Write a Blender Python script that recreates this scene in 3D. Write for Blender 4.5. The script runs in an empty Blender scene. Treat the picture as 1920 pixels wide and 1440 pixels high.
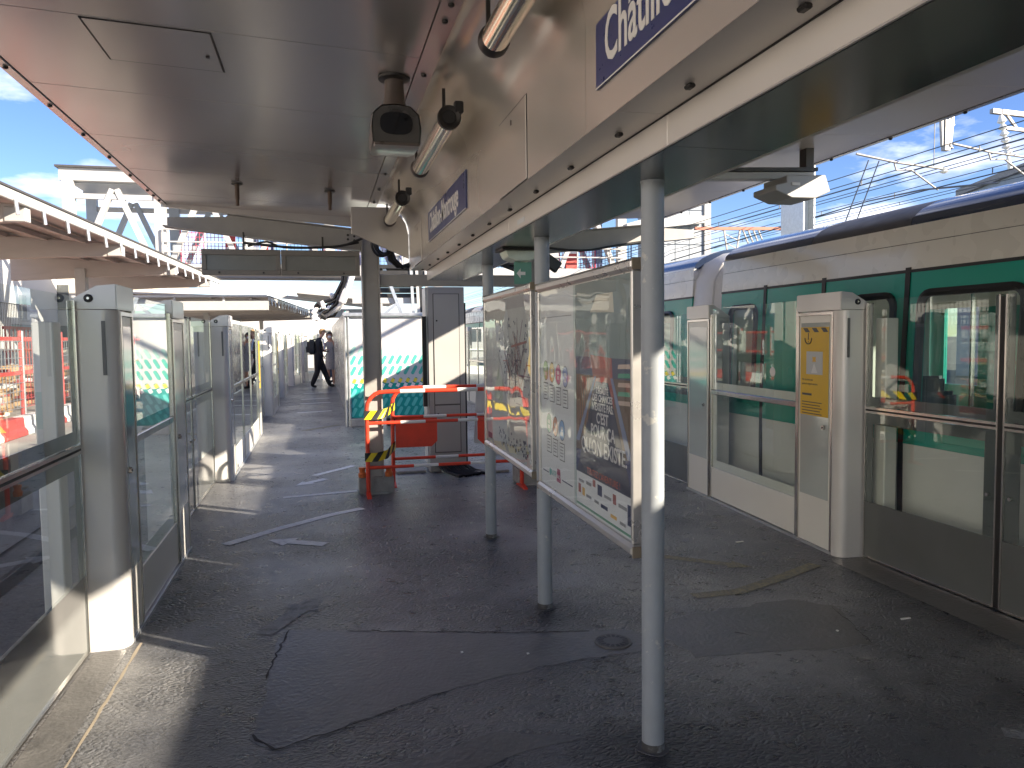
import bpy, bmesh, math, random
from mathutils import Vector, Matrix
random.seed(7)
sc = bpy.context.scene
COL = sc.collection
PI = math.pi

# ------------------------------------------------------------------ camera
cam_d = bpy.data.cameras.new('camera'); cam = bpy.data.objects.new('camera', cam_d); COL.objects.link(cam)
cam_d.sensor_fit = 'HORIZONTAL'; cam_d.sensor_width = 36.0; cam_d.lens = 1442.0 / 1920.0 * 36.0
cam_d.clip_start = 0.05; cam_d.clip_end = 3000.0
def set_camera():
    f = 1442.0; vp = (600.0, 638.0); roll = 0.012
    d = Vector(((vp[0]-960)/f, -(vp[1]-720)/f, 1.0)).normalized()      # world +Y seen in (right, up, forward)
    u = Vector((-roll, 1.0, 0.0)); u.z = -(d.x*u.x + d.y*u.y)/d.z; u.normalize()
    x = Vector((u.y*d.z-u.z*d.y, u.z*d.x-u.x*d.z, u.x*d.y-u.y*d.x))
    if x.x < 0: x = -x
    right = Vector((x.x, d.x, u.x)); up = Vector((x.y, d.y, u.y)); fwd = Vector((x.z, d.z, u.z))
    m = Matrix((right, up, -fwd)).transposed().to_4x4()
    m.translation = Vector((0, 0, 1.5))
    cam.matrix_world = m
set_camera()
sc.camera = cam

# ------------------------------------------------------------------ sky and sun
SUN_TO = Vector((1.0, -0.80, 0.52)).normalized()          # direction towards the sun (behind the camera, right)
sun_el = math.asin(SUN_TO.z); sun_az = math.atan2(SUN_TO.x, SUN_TO.y)
w = bpy.data.worlds.new('World'); sc.world = w; w.use_nodes = True
nt = w.node_tree; nt.nodes.clear()
def N(t, **k):
    n = nt.nodes.new(t)
    for a, b in k.items(): setattr(n, a, b)
    return n
out = N('ShaderNodeOutputWorld'); bg = N('ShaderNodeBackground'); bg.inputs['Strength'].default_value = 0.105
sky = N('ShaderNodeTexSky'); sky.sky_type = 'NISHITA'; sky.sun_disc = False
sky.sun_elevation = sun_el; sky.sun_rotation = sun_az
sky.air_density = 0.9; sky.dust_density = 0.05; sky.ozone_density = 3.0; sky.altitude = 80
tc = N('ShaderNodeTexCoord'); sep = N('ShaderNodeSeparateXYZ'); nt.links.new(tc.outputs['Generated'], sep.inputs[0])
zz = N('ShaderNodeMath', operation='ADD'); zz.inputs[1].default_value = 0.16; nt.links.new(sep.outputs['Z'], zz.inputs[0])
zm = N('ShaderNodeMath', operation='MAXIMUM'); zm.inputs[1].default_value = 0.02; nt.links.new(zz.outputs[0], zm.inputs[0])
dv = N('ShaderNodeVectorMath', operation='SCALE'); iv = N('ShaderNodeMath', operation='DIVIDE'); iv.inputs[0].default_value = 1.0
nt.links.new(zm.outputs[0], iv.inputs[1]); nt.links.new(tc.outputs['Generated'], dv.inputs[0]); nt.links.new(iv.outputs[0], dv.inputs['Scale'])
nz = N('ShaderNodeTexNoise'); nz.inputs['Scale'].default_value = 1.35; nz.inputs['Detail'].default_value = 9.0; nz.inputs['Roughness'].default_value = 0.56
mpp = N('ShaderNodeMapping'); mpp.inputs['Location'].default_value = (2.3, 0.6, 0.0)
nt.links.new(dv.outputs[0], mpp.inputs[0]); nt.links.new(mpp.outputs[0], nz.inputs['Vector'])
cr = N('ShaderNodeValToRGB'); cr.color_ramp.elements[0].position = 0.515; cr.color_ramp.elements[1].position = 0.68
nt.links.new(nz.outputs['Fac'], cr.inputs[0])
nz2 = N('ShaderNodeTexNoise'); nz2.inputs['Scale'].default_value = 3.1; nz2.inputs['Detail'].default_value = 5.0
nt.links.new(mpp.outputs[0], nz2.inputs['Vector'])
cc = N('ShaderNodeValToRGB'); cc.color_ramp.elements[0].position = 0.35; cc.color_ramp.elements[0].color = (3.0, 3.1, 3.9, 1)
cc.color_ramp.elements[1].position = 0.6; cc.color_ramp.elements[1].color = (6.6, 6.5, 6.6, 1)
nt.links.new(nz2.outputs['Fac'], cc.inputs[0])
mx = N('ShaderNodeMixRGB'); nt.links.new(cr.outputs[0], mx.inputs[0]); hsv = N('ShaderNodeHueSaturation'); hsv.inputs['Hue'].default_value = 0.518; hsv.inputs['Saturation'].default_value = 1.15; hsv.inputs['Value'].default_value = 0.58; nt.links.new(sky.outputs[0], hsv.inputs['Color']); nt.links.new(hsv.outputs[0], mx.inputs[1]); nt.links.new(cc.outputs[0], mx.inputs[2])
nt.links.new(mx.outputs[0], bg.inputs['Color']); nt.links.new(bg.outputs[0], out.inputs['Surface'])

sl = bpy.data.lights.new('sun', 'SUN'); sl.energy = 3.9; sl.angle = math.radians(0.5); sl.color = (1.0, 0.88, 0.72)
so = bpy.data.objects.new('sun', sl); COL.objects.link(so)
so.rotation_euler = (-SUN_TO).to_track_quat('-Z', 'Y').to_euler(); so.location = (30, -24, 20)
sc.view_settings.view_transform = 'Standard'; sc.view_settings.look = 'None'
sc.view_settings.gamma = 1.0; sc.view_settings.use_curve_mapping = False
sc.view_settings.exposure = 1.9
sc.render.engine = 'CYCLES'
sc.cycles.max_bounces = 10; sc.cycles.transparent_max_bounces = 24; sc.cycles.diffuse_bounces = 4
sc.cycles.glossy_bounces = 5; sc.cycles.caustics_reflective = True; sc.cycles.blur_glossy = 0.6
sc.cycles.sample_clamp_indirect = 4.0

# ------------------------------------------------------------------ materials
MATS = {}
def mat(name, col, rough=0.5, metal=0.0, var=0.12, vs=6.0, bump=0.0, bs=40.0, stretch=(1, 1, 1), rvar=0.12, spec=0.5, dirt=None, coat=0.0, det=7.0):
    if name in MATS: return MATS[name]
    m = bpy.data.materials.new(name); m.use_nodes = True; t = m.node_tree; b = t.nodes['Principled BSDF']
    b.inputs['Metallic'].default_value = metal; b.inputs['Specular IOR Level'].default_value = spec
    if coat: b.inputs['Coat Weight'].default_value = coat; b.inputs['Coat Roughness'].default_value = 0.08
    co = t.nodes.new('ShaderNodeTexCoord'); mp = t.nodes.new('ShaderNodeMapping'); mp.inputs['Scale'].default_value = stretch
    t.links.new(co.outputs['Object'], mp.inputs[0])
    n = t.nodes.new('ShaderNodeTexNoise'); n.inputs['Scale'].default_value = vs; n.inputs['Detail'].default_value = det; n.inputs['Roughness'].default_value = 0.62 if det > 3 else 0.45
    t.links.new(mp.outputs[0], n.inputs['Vector'])
    r = t.nodes.new('ShaderNodeMapRange'); r.inputs['From Min'].default_value = 0.25; r.inputs['From Max'].default_value = 0.75
    r.inputs['To Min'].default_value = 1 - var; r.inputs['To Max'].default_value = 1 + var
    t.links.new(n.outputs['Fac'], r.inputs['Value'])
    hs = t.nodes.new('ShaderNodeHueSaturation'); hs.inputs['Color'].default_value = (*col, 1); t.links.new(r.outputs[0], hs.inputs['Value'])
    last = hs.outputs[0]
    if dirt:
        dc, ds, lo, hi, amt = dirt
        n3 = t.nodes.new('ShaderNodeTexNoise'); n3.inputs['Scale'].default_value = ds; n3.inputs['Detail'].default_value = 9; n3.inputs['Roughness'].default_value = 0.7
        t.links.new(mp.outputs[0], n3.inputs['Vector'])
        rr = t.nodes.new('ShaderNodeMapRange'); rr.inputs['From Min'].default_value = lo; rr.inputs['From Max'].default_value = hi
        rr.inputs['To Max'].default_value = amt; t.links.new(n3.outputs['Fac'], rr.inputs['Value'])
        mm = t.nodes.new('ShaderNodeMixRGB'); mm.inputs[2].default_value = (*dc, 1)
        t.links.new(rr.outputs[0], mm.inputs[0]); t.links.new(last, mm.inputs[1]); last = mm.outputs[0]
    t.links.new(last, b.inputs['Base Color'])
    r2 = t.nodes.new('ShaderNodeMapRange'); r2.inputs['From Min'].default_value = 0.3; r2.inputs['From Max'].default_value = 0.7
    r2.inputs['To Min'].default_value = max(0.02, rough-rvar*rough*1.5); r2.inputs['To Max'].default_value = min(1, rough+rvar*rough*1.5)
    t.links.new(n.outputs['Fac'], r2.inputs['Value']); t.links.new(r2.outputs[0], b.inputs['Roughness'])
    if bump:
        n2 = t.nodes.new('ShaderNodeTexNoise'); n2.inputs['Scale'].default_value = bs; n2.inputs['Detail'].default_value = 4
        t.links.new(mp.outputs[0], n2.inputs['Vector'])
        bp = t.nodes.new('ShaderNodeBump'); bp.inputs['Strength'].default_value = bump; bp.inputs['Distance'].default_value = 0.01
        t.links.new(n2.outputs['Fac'], bp.inputs['Height']); t.links.new(bp.outputs[0], b.inputs['Normal'])
    MATS[name] = m; return m
def glass(name, tint=(0.93, 0.97, 0.95), refl=1.0, wav=0.0):
    if name in MATS: return MATS[name]
    m = bpy.data.materials.new(name); m.use_nodes = True; t = m.node_tree; t.nodes.clear()
    o = t.nodes.new('ShaderNodeOutputMaterial'); a = t.nodes.new('ShaderNodeBsdfTransparent'); a.inputs[0].default_value = (*tint, 1)
    g = t.nodes.new('ShaderNodeBsdfGlossy'); g.inputs['Roughness'].default_value = 0.012; g.inputs[0].default_value = (0.95, 1.0, 0.98, 1)
    fr = t.nodes.new('ShaderNodeFresnel'); fr.inputs[0].default_value = 1.5
    mu = t.nodes.new('ShaderNodeMath'); mu.operation = 'MULTIPLY'; mu.inputs[1].default_value = refl; mu.use_clamp = True
    mx = t.nodes.new('ShaderNodeMixShader'); ge = t.nodes.new('ShaderNodeNewGeometry')
    nb = t.nodes.new('ShaderNodeMath'); nb.operation = 'SUBTRACT'; nb.inputs[0].default_value = 1.0; t.links.new(ge.outputs['Backfacing'], nb.inputs[1])
    m0 = t.nodes.new('ShaderNodeMath'); m0.operation = 'MULTIPLY'; t.links.new(fr.outputs[0], m0.inputs[0]); t.links.new(nb.outputs[0], m0.inputs[1])
    t.links.new(m0.outputs[0], mu.inputs[0]); t.links.new(mu.outputs[0], mx.inputs[0])
    t.links.new(a.outputs[0], mx.inputs[1]); t.links.new(g.outputs[0], mx.inputs[2]); t.links.new(mx.outputs[0], o.inputs[0])
    if wav:
        co = t.nodes.new('ShaderNodeTexCoord'); n = t.nodes.new('ShaderNodeTexNoise'); n.inputs['Scale'].default_value = 2.2; n.inputs['Detail'].default_value = 1.5
        t.links.new(co.outputs['Object'], n.inputs['Vector']); bp = t.nodes.new('ShaderNodeBump'); bp.inputs['Strength'].default_value = wav; bp.inputs['Distance'].default_value = 0.12
        t.links.new(n.outputs['Fac'], bp.inputs['Height']); t.links.new(bp.outputs[0], g.inputs['Normal']); t.links.new(bp.outputs[0], fr.inputs['Normal'])
    MATS[name] = m; return m

def floor_mat():
    m = bpy.data.materials.new('worn_asphalt'); m.use_nodes = True; t = m.node_tree; b = t.nodes['Principled BSDF']
    L = t.links.new
    co = t.nodes.new('ShaderNodeTexCoord')
    def noise(s, d=6, r=0.6, vec=None):
        n = t.nodes.new('ShaderNodeTexNoise'); n.inputs['Scale'].default_value = s; n.inputs['Detail'].default_value = d; n.inputs['Roughness'].default_value = r
        L(vec or co.outputs['Object'], n.inputs['Vector']); return n
    def ramp(src, stops):
        c = t.nodes.new('ShaderNodeValToRGB'); e = c.color_ramp.elements
        while len(e) < len(stops): e.new(0.5)
        for q, (p, v) in zip(e, stops): q.position = p; q.color = (*v, 1) if isinstance(v, tuple) else (v, v, v, 1)
        L(src, c.inputs[0]); return c
    big = noise(0.75, 8, 0.62); fine = noise(150, 3, 0.7); mid = noise(9, 8, 0.7)
    c1 = ramp(big.outputs['Fac'], [(0.30, (0.070, 0.074, 0.085)), (0.48, (0.142, 0.144, 0.150)), (0.66, (0.275, 0.272, 0.266))])
    c2 = ramp(mid.outputs['Fac'], [(0.3, 0.62), (0.7, 1.22)])
    c3 = ramp(fine.outputs['Fac'], [(0.3, 0.72), (0.66, 1.2)])
    m1 = t.nodes.new('ShaderNodeMixRGB'); m1.blend_type = 'MULTIPLY'; m1.inputs[0].default_value = 1; L(c1.outputs[0], m1.inputs[1]); L(c2.outputs[0], m1.inputs[2])
    m2 = t.nodes.new('ShaderNodeMixRGB'); m2.blend_type = 'MULTIPLY'; m2.inputs[0].default_value = 1; L(m1.outputs[0], m2.inputs[1]); L(c3.outputs[0], m2.inputs[2])
    # pale dusty wear, patchy
    dn = noise(2.3, 10, 0.72); dr = ramp(dn.outputs['Fac'], [(0.54, 0.0), (0.74, 0.55)])
    m3 = t.nodes.new('ShaderNodeMixRGB'); m3.inputs[2].default_value = (0.29, 0.28, 0.265, 1); L(dr.outputs[0], m3.inputs[0]); L(m2.outputs[0], m3.inputs[1])
    # damp black stains
    sn = noise(1.3, 7, 0.66); sr = ramp(sn.outputs['Fac'], [(0.56, 0.0), (0.70, 0.75)])
    m4 = t.nodes.new('ShaderNodeMixRGB'); m4.inputs[2].default_value = (0.045, 0.046, 0.050, 1); L(sr.outputs[0], m4.inputs[0]); L(m3.outputs[0], m4.inputs[1])
    # pale specks
    vs = t.nodes.new('ShaderNodeTexVoronoi'); vs.inputs['Scale'].default_value = 5.5; L(co.outputs['Object'], vs.inputs['Vector'])
    vr = ramp(vs.outputs['Distance'], [(0.0, 1.0), (0.035, 0.0)])
    m5 = t.nodes.new('ShaderNodeMixRGB'); m5.inputs[2].default_value = (0.4, 0.38, 0.35, 1); L(vr.outputs[0], m5.inputs[0]); L(m4.outputs[0], m5.inputs[1])
    # dark stains round the post feet; darker ellipses along the left screens, across foreground
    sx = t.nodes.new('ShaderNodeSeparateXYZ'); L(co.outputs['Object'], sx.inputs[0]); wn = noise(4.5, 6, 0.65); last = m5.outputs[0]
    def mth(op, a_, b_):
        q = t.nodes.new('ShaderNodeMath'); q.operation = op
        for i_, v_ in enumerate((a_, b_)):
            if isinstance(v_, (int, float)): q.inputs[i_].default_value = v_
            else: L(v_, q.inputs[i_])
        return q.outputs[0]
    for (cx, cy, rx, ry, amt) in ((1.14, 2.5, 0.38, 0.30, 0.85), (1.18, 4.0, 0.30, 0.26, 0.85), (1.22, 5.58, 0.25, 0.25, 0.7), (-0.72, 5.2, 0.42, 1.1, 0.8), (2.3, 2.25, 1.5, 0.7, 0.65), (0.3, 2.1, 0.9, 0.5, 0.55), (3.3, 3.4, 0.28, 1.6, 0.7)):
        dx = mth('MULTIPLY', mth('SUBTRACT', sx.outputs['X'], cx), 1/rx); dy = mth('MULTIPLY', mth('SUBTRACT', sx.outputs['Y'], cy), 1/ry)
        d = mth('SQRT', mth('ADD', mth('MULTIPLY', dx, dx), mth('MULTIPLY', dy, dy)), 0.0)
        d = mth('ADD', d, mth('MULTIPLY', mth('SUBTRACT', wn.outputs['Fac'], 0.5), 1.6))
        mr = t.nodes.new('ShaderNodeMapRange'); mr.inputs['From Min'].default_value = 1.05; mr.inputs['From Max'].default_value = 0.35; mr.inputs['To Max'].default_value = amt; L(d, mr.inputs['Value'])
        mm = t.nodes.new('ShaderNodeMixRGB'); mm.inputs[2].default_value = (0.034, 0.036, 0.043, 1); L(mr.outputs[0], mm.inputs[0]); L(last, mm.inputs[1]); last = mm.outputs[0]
    L(last, b.inputs['Base Color'])
    rr = ramp(mid.outputs['Fac'], [(0.3, 0.22), (0.7, 0.42)]); L(rr.outputs[0], b.inputs['Roughness'])
    b.inputs['Specular IOR Level'].default_value = 0.5
    # leathery crackle
    dis = noise(6, 4, 0.6); va = t.nodes.new('ShaderNodeVectorMath'); va.operation = 'MULTIPLY_ADD'
    L(dis.outputs['Color'], va.inputs[0]); va.inputs[1].default_value = (0.08, 0.08, 0.08); L(co.outputs['Object'], va.inputs[2])
    mp = t.nodes.new('ShaderNodeMapping'); mp.inputs['Scale'].default_value = (30, 52, 30); L(va.outputs[0], mp.inputs[0])
    vo = t.nodes.new('ShaderNodeTexVoronoi'); vo.feature = 'DISTANCE_TO_EDGE'; vo.inputs['Scale'].default_value = 1.0; L(mp.outputs[0], vo.inputs['Vector'])
    vr2 = ramp(vo.outputs['Distance'], [(0.0, 0.0), (0.40, 1.0)])
    crk = noise(1.1, 4, 0.5); cm = ramp(crk.outputs['Fac'], [(0.36, 0.15), (0.6, 1.0)])
    mul = t.nodes.new('ShaderNodeMath'); mul.operation = 'MULTIPLY'; L(vr2.outputs[0], mul.inputs[0]); L(cm.outputs[0], mul.inputs[1])
    fa = t.nodes.new('ShaderNodeMath'); fa.operation = 'MULTIPLY_ADD'; fa.inputs[1].default_value = 0.55; L(noise(60, 5, 0.7).outputs['Fac'], fa.inputs[0]); L(mul.outputs[0], fa.inputs[2])
    bp = t.nodes.new('ShaderNodeBump'); bp.inputs['Strength'].default_value = 0.85; bp.inputs['Distance'].default_value = 0.010
    L(fa.outputs[0], bp.inputs['Height']); L(bp.outputs[0], b.inputs['Normal'])
    return m

M = dict(
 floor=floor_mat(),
 patch=mat('smooth_patch_asphalt', (0.118, 0.115, 0.112), 0.42, var=0.4, vs=3.0, bump=0.45, bs=45, dirt=((0.17, 0.165, 0.16), 5, 0.5, 0.75, 0.7)),
 ballast=mat('ballast', (0.17, 0.15, 0.13), 0.9, var=0.5, vs=18, bump=0.9, bs=22),
 slab=mat('pale_concrete_slab', (0.42, 0.39, 0.35), 0.85, var=0.2, vs=3, bump=0.2, dirt=((0.2, 0.19, 0.18), 2, 0.5, 0.8, 0.6)),
 concrete=mat('grey_concrete', (0.30, 0.29, 0.27), 0.85, var=0.3, vs=14, bump=0.35, bs=60),
 ceil=mat('satin_ceiling_sheet', (0.52, 0.485, 0.455), 0.22, metal=0.55, var=0.025, vs=1.2, bump=0.0, bs=1.5, stretch=(1, 1.6, 1), rvar=0.05, det=1.5),
 cove=mat('satin_cove_sheet', (0.70, 0.65, 0.58), 0.24, metal=0.6, var=0.025, vs=3, bump=0.0, bs=4, stretch=(1, 0.25, 1), rvar=0.05, det=1.5),
 beamp=mat('beam_face_paint', (0.68, 0.635, 0.575), 0.34, metal=0.15, var=0.025, vs=4, rvar=0.05, det=1.5),
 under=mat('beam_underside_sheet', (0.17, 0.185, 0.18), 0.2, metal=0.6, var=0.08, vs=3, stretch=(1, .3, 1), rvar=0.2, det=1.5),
 bolt=mat('bolt_dark', (0.05, 0.047, 0.045), 0.45, metal=0.6),
 black=mat('black_rubber', (0.014, 0.014, 0.015), 0.5, var=0.2),
 seam=mat('dark_seam', (0.03, 0.028, 0.027), 0.7),
 roofd=mat('roof_deck_grey', (0.30, 0.30, 0.30), 0.8),
 psd=mat('screen_door_silver_paint', (0.63, 0.62, 0.605), 0.25, metal=0.2, var=0.025, vs=3, rvar=0.05, coat=0.25, det=1.5),
 psdlt=mat('screen_door_panel', (0.70, 0.69, 0.64), 0.3, metal=0.1, var=0.025, vs=3, rvar=0.05, det=1.5),
 frit=mat('dark_frit_panel', (0.105, 0.112, 0.11), 0.12, var=0.06, vs=4, coat=0.4, det=1.5),
 chrome=mat('brushed_steel', (0.62, 0.60, 0.57), 0.2, metal=1.0, var=0.06, rvar=0.2),
 post=mat('blue_grey_post_paint', (0.325, 0.35, 0.37), 0.38, var=0.07, vs=10, dirt=((0.55, 0.54, 0.48), 13, 0.60, 0.63, 0.8), bump=0.05),
 colm=mat('grey_beige_frame_paint', (0.36, 0.345, 0.325), 0.42, var=0.1, vs=4, dirt=((0.2, 0.17, 0.14), 5, 0.6, 0.85, 0.5)),
 white=mat('white_paint', (0.74, 0.74, 0.73), 0.45, var=0.05, dirt=((0.5, 0.47, 0.43), 4, 0.6, 0.85, 0.4)),
 whitesteel=mat('white_steel', (0.44, 0.435, 0.42), 0.4, var=0.05),
 beige=mat('beige_cladding', (0.42, 0.37, 0.31), 0.6, var=0.08),
 soffit=mat('brown_grey_soffit', (0.46, 0.42, 0.39), 0.55, var=0.12, vs=3, stretch=(.3, 1, 1)),
 galv=mat('galvanised_steel', (0.52, 0.54, 0.56), 0.35, metal=0.7, var=0.15, vs=14),
 red=mat('barrier_red_paint', (0.72, 0.055, 0.022), 0.42, var=0.12, vs=9, dirt=((0.35, 0.05, 0.03), 9, 0.6, 0.8, 0.4)),
 redm=mat('site_red', (0.46, 0.065, 0.055), 0.5, var=0.2, vs=6),
 bwhite=mat('barrier_white', (0.76, 0.75, 0.73), 0.45, var=0.08),
 yel=mat('tape_yellow', (0.80, 0.60, 0.02), 0.35, var=0.05),
 orange=mat('orange_plastic', (0.62, 0.16, 0.04), 0.5, var=0.2),
 timber=mat('formwork_timber', (0.46, 0.29, 0.15), 0.7, var=0.35, vs=5),
 cablk=mat('black_cable', (0.012, 0.012, 0.013), 0.42, var=0.2),
 cabin=mat('cabinet_grey', (0.40, 0.395, 0.385), 0.35, var=0.05, vs=3, dirt=((0.25, 0.24, 0.23), 5, 0.6, 0.9, 0.3), det=1.5),
 navy=mat('sign_navy', (0.035, 0.05, 0.16), 0.3, var=0.06),
 letter=mat('sign_lettering', (0.78, 0.76, 0.72), 0.4, var=0.03),
 green=mat('train_green', (0.0, 0.30, 0.225), 0.3, var=0.025, coat=0.15, rvar=0.05, det=1.5),
 twhite=mat('train_ivory', (0.74, 0.715, 0.65), 0.28, var=0.025, coat=0.4, rvar=0.05, det=1.5),
 tlow=mat('train_lower_grey', (0.70, 0.69, 0.66), 0.35, var=0.025, rvar=0.05, det=1.5),
 roofb=mat('train_roof_blue_black', (0.030, 0.045, 0.085), 0.16, metal=0.2, var=0.1, coat=0.7),
 roofc=mat('train_roof_charcoal', (0.065, 0.060, 0.058), 0.45, var=0.12),
 tint_in=mat('train_interior', (0.42, 0.43, 0.42), 0.6),
 seat=mat('train_seat_dark', (0.05, 0.07, 0.08), 0.6),
 teal=mat('hoarding_teal', (0.0, 0.28, 0.25), 0.5, var=0.06),
 mint=mat('hoarding_mint', (0.07, 0.42, 0.33), 0.5, var=0.05),
 mintp=mat('hoarding_pale_mint', (0.33, 0.55, 0.48), 0.5, var=0.05),
 hoard=mat('hoarding_white', (0.58, 0.57, 0.555), 0.5, var=0.04, dirt=((0.6, 0.56, 0.52), 3, 0.55, 0.85, 0.35), stretch=(3, 1, .3)),
 yelp=mat('print_yellow', (0.80, 0.62, 0.05), 0.5),
 stick=mat('sticker_yellow', (0.68, 0.42, 0.015), 0.45, var=0.06),
 dkgrey=mat('print_dark_grey', (0.07, 0.07, 0.065), 0.5),
 paper=mat('poster_paper', (0.68, 0.69, 0.68), 0.5, var=0.03),
 alu=mat('poster_frame_aluminium', (0.60, 0.58, 0.55), 0.3, metal=0.6, var=0.05),
 pline=mat('worn_white_line', (0.80, 0.80, 0.78), 0.6, var=0.15, vs=14, bump=0.4, bs=70, dirt=((0.25, 0.25, 0.25), 22, 0.50, 0.70, 0.6)),
 pyel=mat('worn_yellow_line', (0.26, 0.235, 0.15), 0.6, var=0.35, vs=14, bump=0.8, bs=70, dirt=((0.13, 0.128, 0.125), 26, 0.42, 0.60, 0.9)),
 pfaint=mat('ghost_white_line', (0.27, 0.275, 0.28), 0.55, var=0.3, vs=14, bump=0.8, bs=70, dirt=((0.12, 0.12, 0.12), 14, 0.42, 0.62, 0.85)),
 tower=mat('pale_panel', (0.36, 0.39, 0.42), 0.4, var=0.05),
 catp=mat('catenary_galvanised', (0.30, 0.29, 0.28), 0.5, metal=0.3),
 wire=mat('overhead_wire', (0.06, 0.07, 0.085), 0.5),
 skin=mat('skin', (0.55, 0.33, 0.24), 0.5, var=0.06),
 suit=mat('black_suit', (0.012, 0.012, 0.016), 0.75, var=0.2),
 gold=mat('lamp_polished_tube', (0.86, 0.78, 0.62), 0.13, metal=1.0, var=0.12, vs=6, stretch=(1, .2, 1)),
)
G = dict(psd=glass('screen_door_glass', (0.955, 0.98, 0.97), 1.75), train=glass('train_window_glass', (0.86, 0.90, 0.89), 1.1), board=glass('poster_cover_sheet', (0.985, 0.99, 0.985), 0.7, wav=0.05))

# ------------------------------------------------------------------ mesh helpers
class MB:
    def __init__(s): s.v = []; s.f = []
    def add(s, vs, fs):
        o = len(s.v); s.v += [tuple(p) for p in vs]; s.f += [tuple(o+i for i in f) for f in fs]; return s
    def box(s, x0, x1, y0, y1, z0, z1):
        return s.add([(x0,y0,z0),(x1,y0,z0),(x1,y1,z0),(x0,y1,z0),(x0,y0,z1),(x1,y0,z1),(x1,y1,z1),(x0,y1,z1)],
                     [(0,3,2,1),(4,5,6,7),(0,1,5,4),(1,2,6,5),(2,3,7,6),(3,0,4,7)])
    def prism(s, poly, ax, a, b):
        # ax 'y': poly (x,z); 'x': poly (y,z); 'z': poly (x,y)
        def P(p, c): return (p[0], c, p[1]) if ax == 'y' else (c, p[0], p[1]) if ax == 'x' else (p[0], p[1], c)
        n = len(poly); vs = [P(p, a) for p in poly]+[P(p, b) for p in poly]
        fs = [tuple(range(n))[::-1], tuple(range(n, 2*n))]+[(i, (i+1) % n, n+(i+1) % n, n+i) for i in range(n)]
        return s.add(vs, fs)
    def sheet(s, poly, z, th=0.003): return s.prism(poly, 'z', z-th, z)
    def tube(s, pts, r, n=8, caps=True):
        pts = [Vector(p) for p in pts]; rs = r if isinstance(r, (list, tuple)) else [r]*len(pts)
        t0 = (pts[1]-pts[0]).normalized(); up = Vector((0,0,1)) if abs(t0.z) < 0.9 else Vector((1,0,0))
        a = t0.cross(up).normalized(); vs = []; fs = []
        for i, p in enumerate(pts):
            t = (pts[min(i+1, len(pts)-1)]-pts[max(i-1, 0)]).normalized()
            a = (a-t*a.dot(t)).normalized(); b = t.cross(a)
            for k in range(n):
                q = 2*PI*(k+0.5)/n; vs.append(p+(a*math.cos(q)+b*math.sin(q))*rs[i])
        for i in range(len(pts)-1):
            for k in range(n): fs.append((i*n+k, i*n+(k+1) % n, (i+1)*n+(k+1) % n, (i+1)*n+k))
        if caps: fs += [tuple(range(n))[::-1], tuple(range((len(pts)-1)*n, len(pts)*n))]
        return s.add(vs, fs)
    def bar(s, p0, p1, w, h=None):
        p0 = Vector(p0); p1 = Vector(p1); h = h or w; t = (p1-p0).normalized(); up = Vector((0,0,1)) if abs(t.z) < 0.95 else Vector((0,1,0))
        a = t.cross(up).normalized()*w/2; b = a.cross(t).normalized()*h/2
        vs = [p+q for p in (p0, p1) for q in (-a-b, a-b, a+b, -a+b)]
        return s.add(vs, [(0,1,2,3),(7,6,5,4),(0,4,5,1),(1,5,6,2),(2,6,7,3),(3,7,4,0)])
    def build(s, name, m, parent=None, bevel=0.0, smooth=False, seg=1, ang=35):
        me = bpy.data.meshes.new(name); me.from_pydata(s.v, [], s.f)
        bm = bmesh.new(); bm.from_mesh(me); bmesh.ops.recalc_face_normals(bm, faces=bm.faces)
        if bevel:
            es = [e for e in bm.edges if len(e.link_faces) == 2 and e.calc_face_angle(0) > math.radians(40)]
            if es: bmesh.ops.bevel(bm, geom=es, offset=bevel, segments=seg, affect='EDGES', clamp_overlap=True)
        bm.to_mesh(me); bm.free()
        if smooth or (bevel and seg > 1):
            me.shade_smooth()
            me.set_sharp_from_angle(angle=math.radians(ang))
        o = bpy.data.objects.new(name, me); COL.objects.link(o); me.materials.append(m)
        if parent is not None: attach(o, parent)
        return o
def root_of(p):
    while p.parent: p = p.parent
    return p
def attach(o, parent):
    L = root_of(parent).location
    if L.length > 0: o.data.transform(Matrix.Translation(-L))
    o.parent = parent
def tag(o, label, cat, group=None):
    o['label'] = label; o['category'] = cat
    if group: o['group'] = group
    return o
def thing(name, loc, label, cat, group=None):
    o = bpy.data.objects.new(name, None); COL.objects.link(o); o.location = loc; o.empty_display_size = 0.2
    return tag(o, label, cat, group)
def struct(o): o['kind'] = 'structure'; return o
def B(*a): return MB().box(*a)
def copy_tree(o, parent=None):
    c = o.copy(); COL.objects.link(c); c.parent = parent
    for ch in list(o.children): copy_tree(ch, c)
    return c
def text(name, body, size, mx, m, parent, align='LEFT', ext=0.0008, sx=1.0, bold=0.0):
    # lettering as a thin mesh; mx maps text space (x right, y up, z out) to the world
    cu = bpy.data.curves.new(name, 'FONT'); cu.body = body; cu.size = size; cu.align_x = align; cu.extrude = ext; cu.offset = bold; cu.resolution_u = 3
    tmp = bpy.data.objects.new(name, cu); COL.objects.link(tmp)
    dg = bpy.context.evaluated_depsgraph_get(); me = bpy.data.meshes.new_from_object(tmp.evaluated_get(dg))
    bpy.data.objects.remove(tmp); bpy.data.curves.remove(cu)
    me.transform(mx @ Matrix.Diagonal((sx, 1, 1, 1))); me.materials.clear(); me.materials.append(m)
    o = bpy.data.objects.new(name, me); COL.objects.link(o)
    if parent is not None: attach(o, parent)
    return o
def frame_mx(o, xd, yd):
    x = Vector(xd).normalized(); y = Vector(yd).normalized(); z = x.cross(y)
    m = Matrix((x, y, z)).transposed().to_4x4(); m.translation = Vector(o); return m
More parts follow.
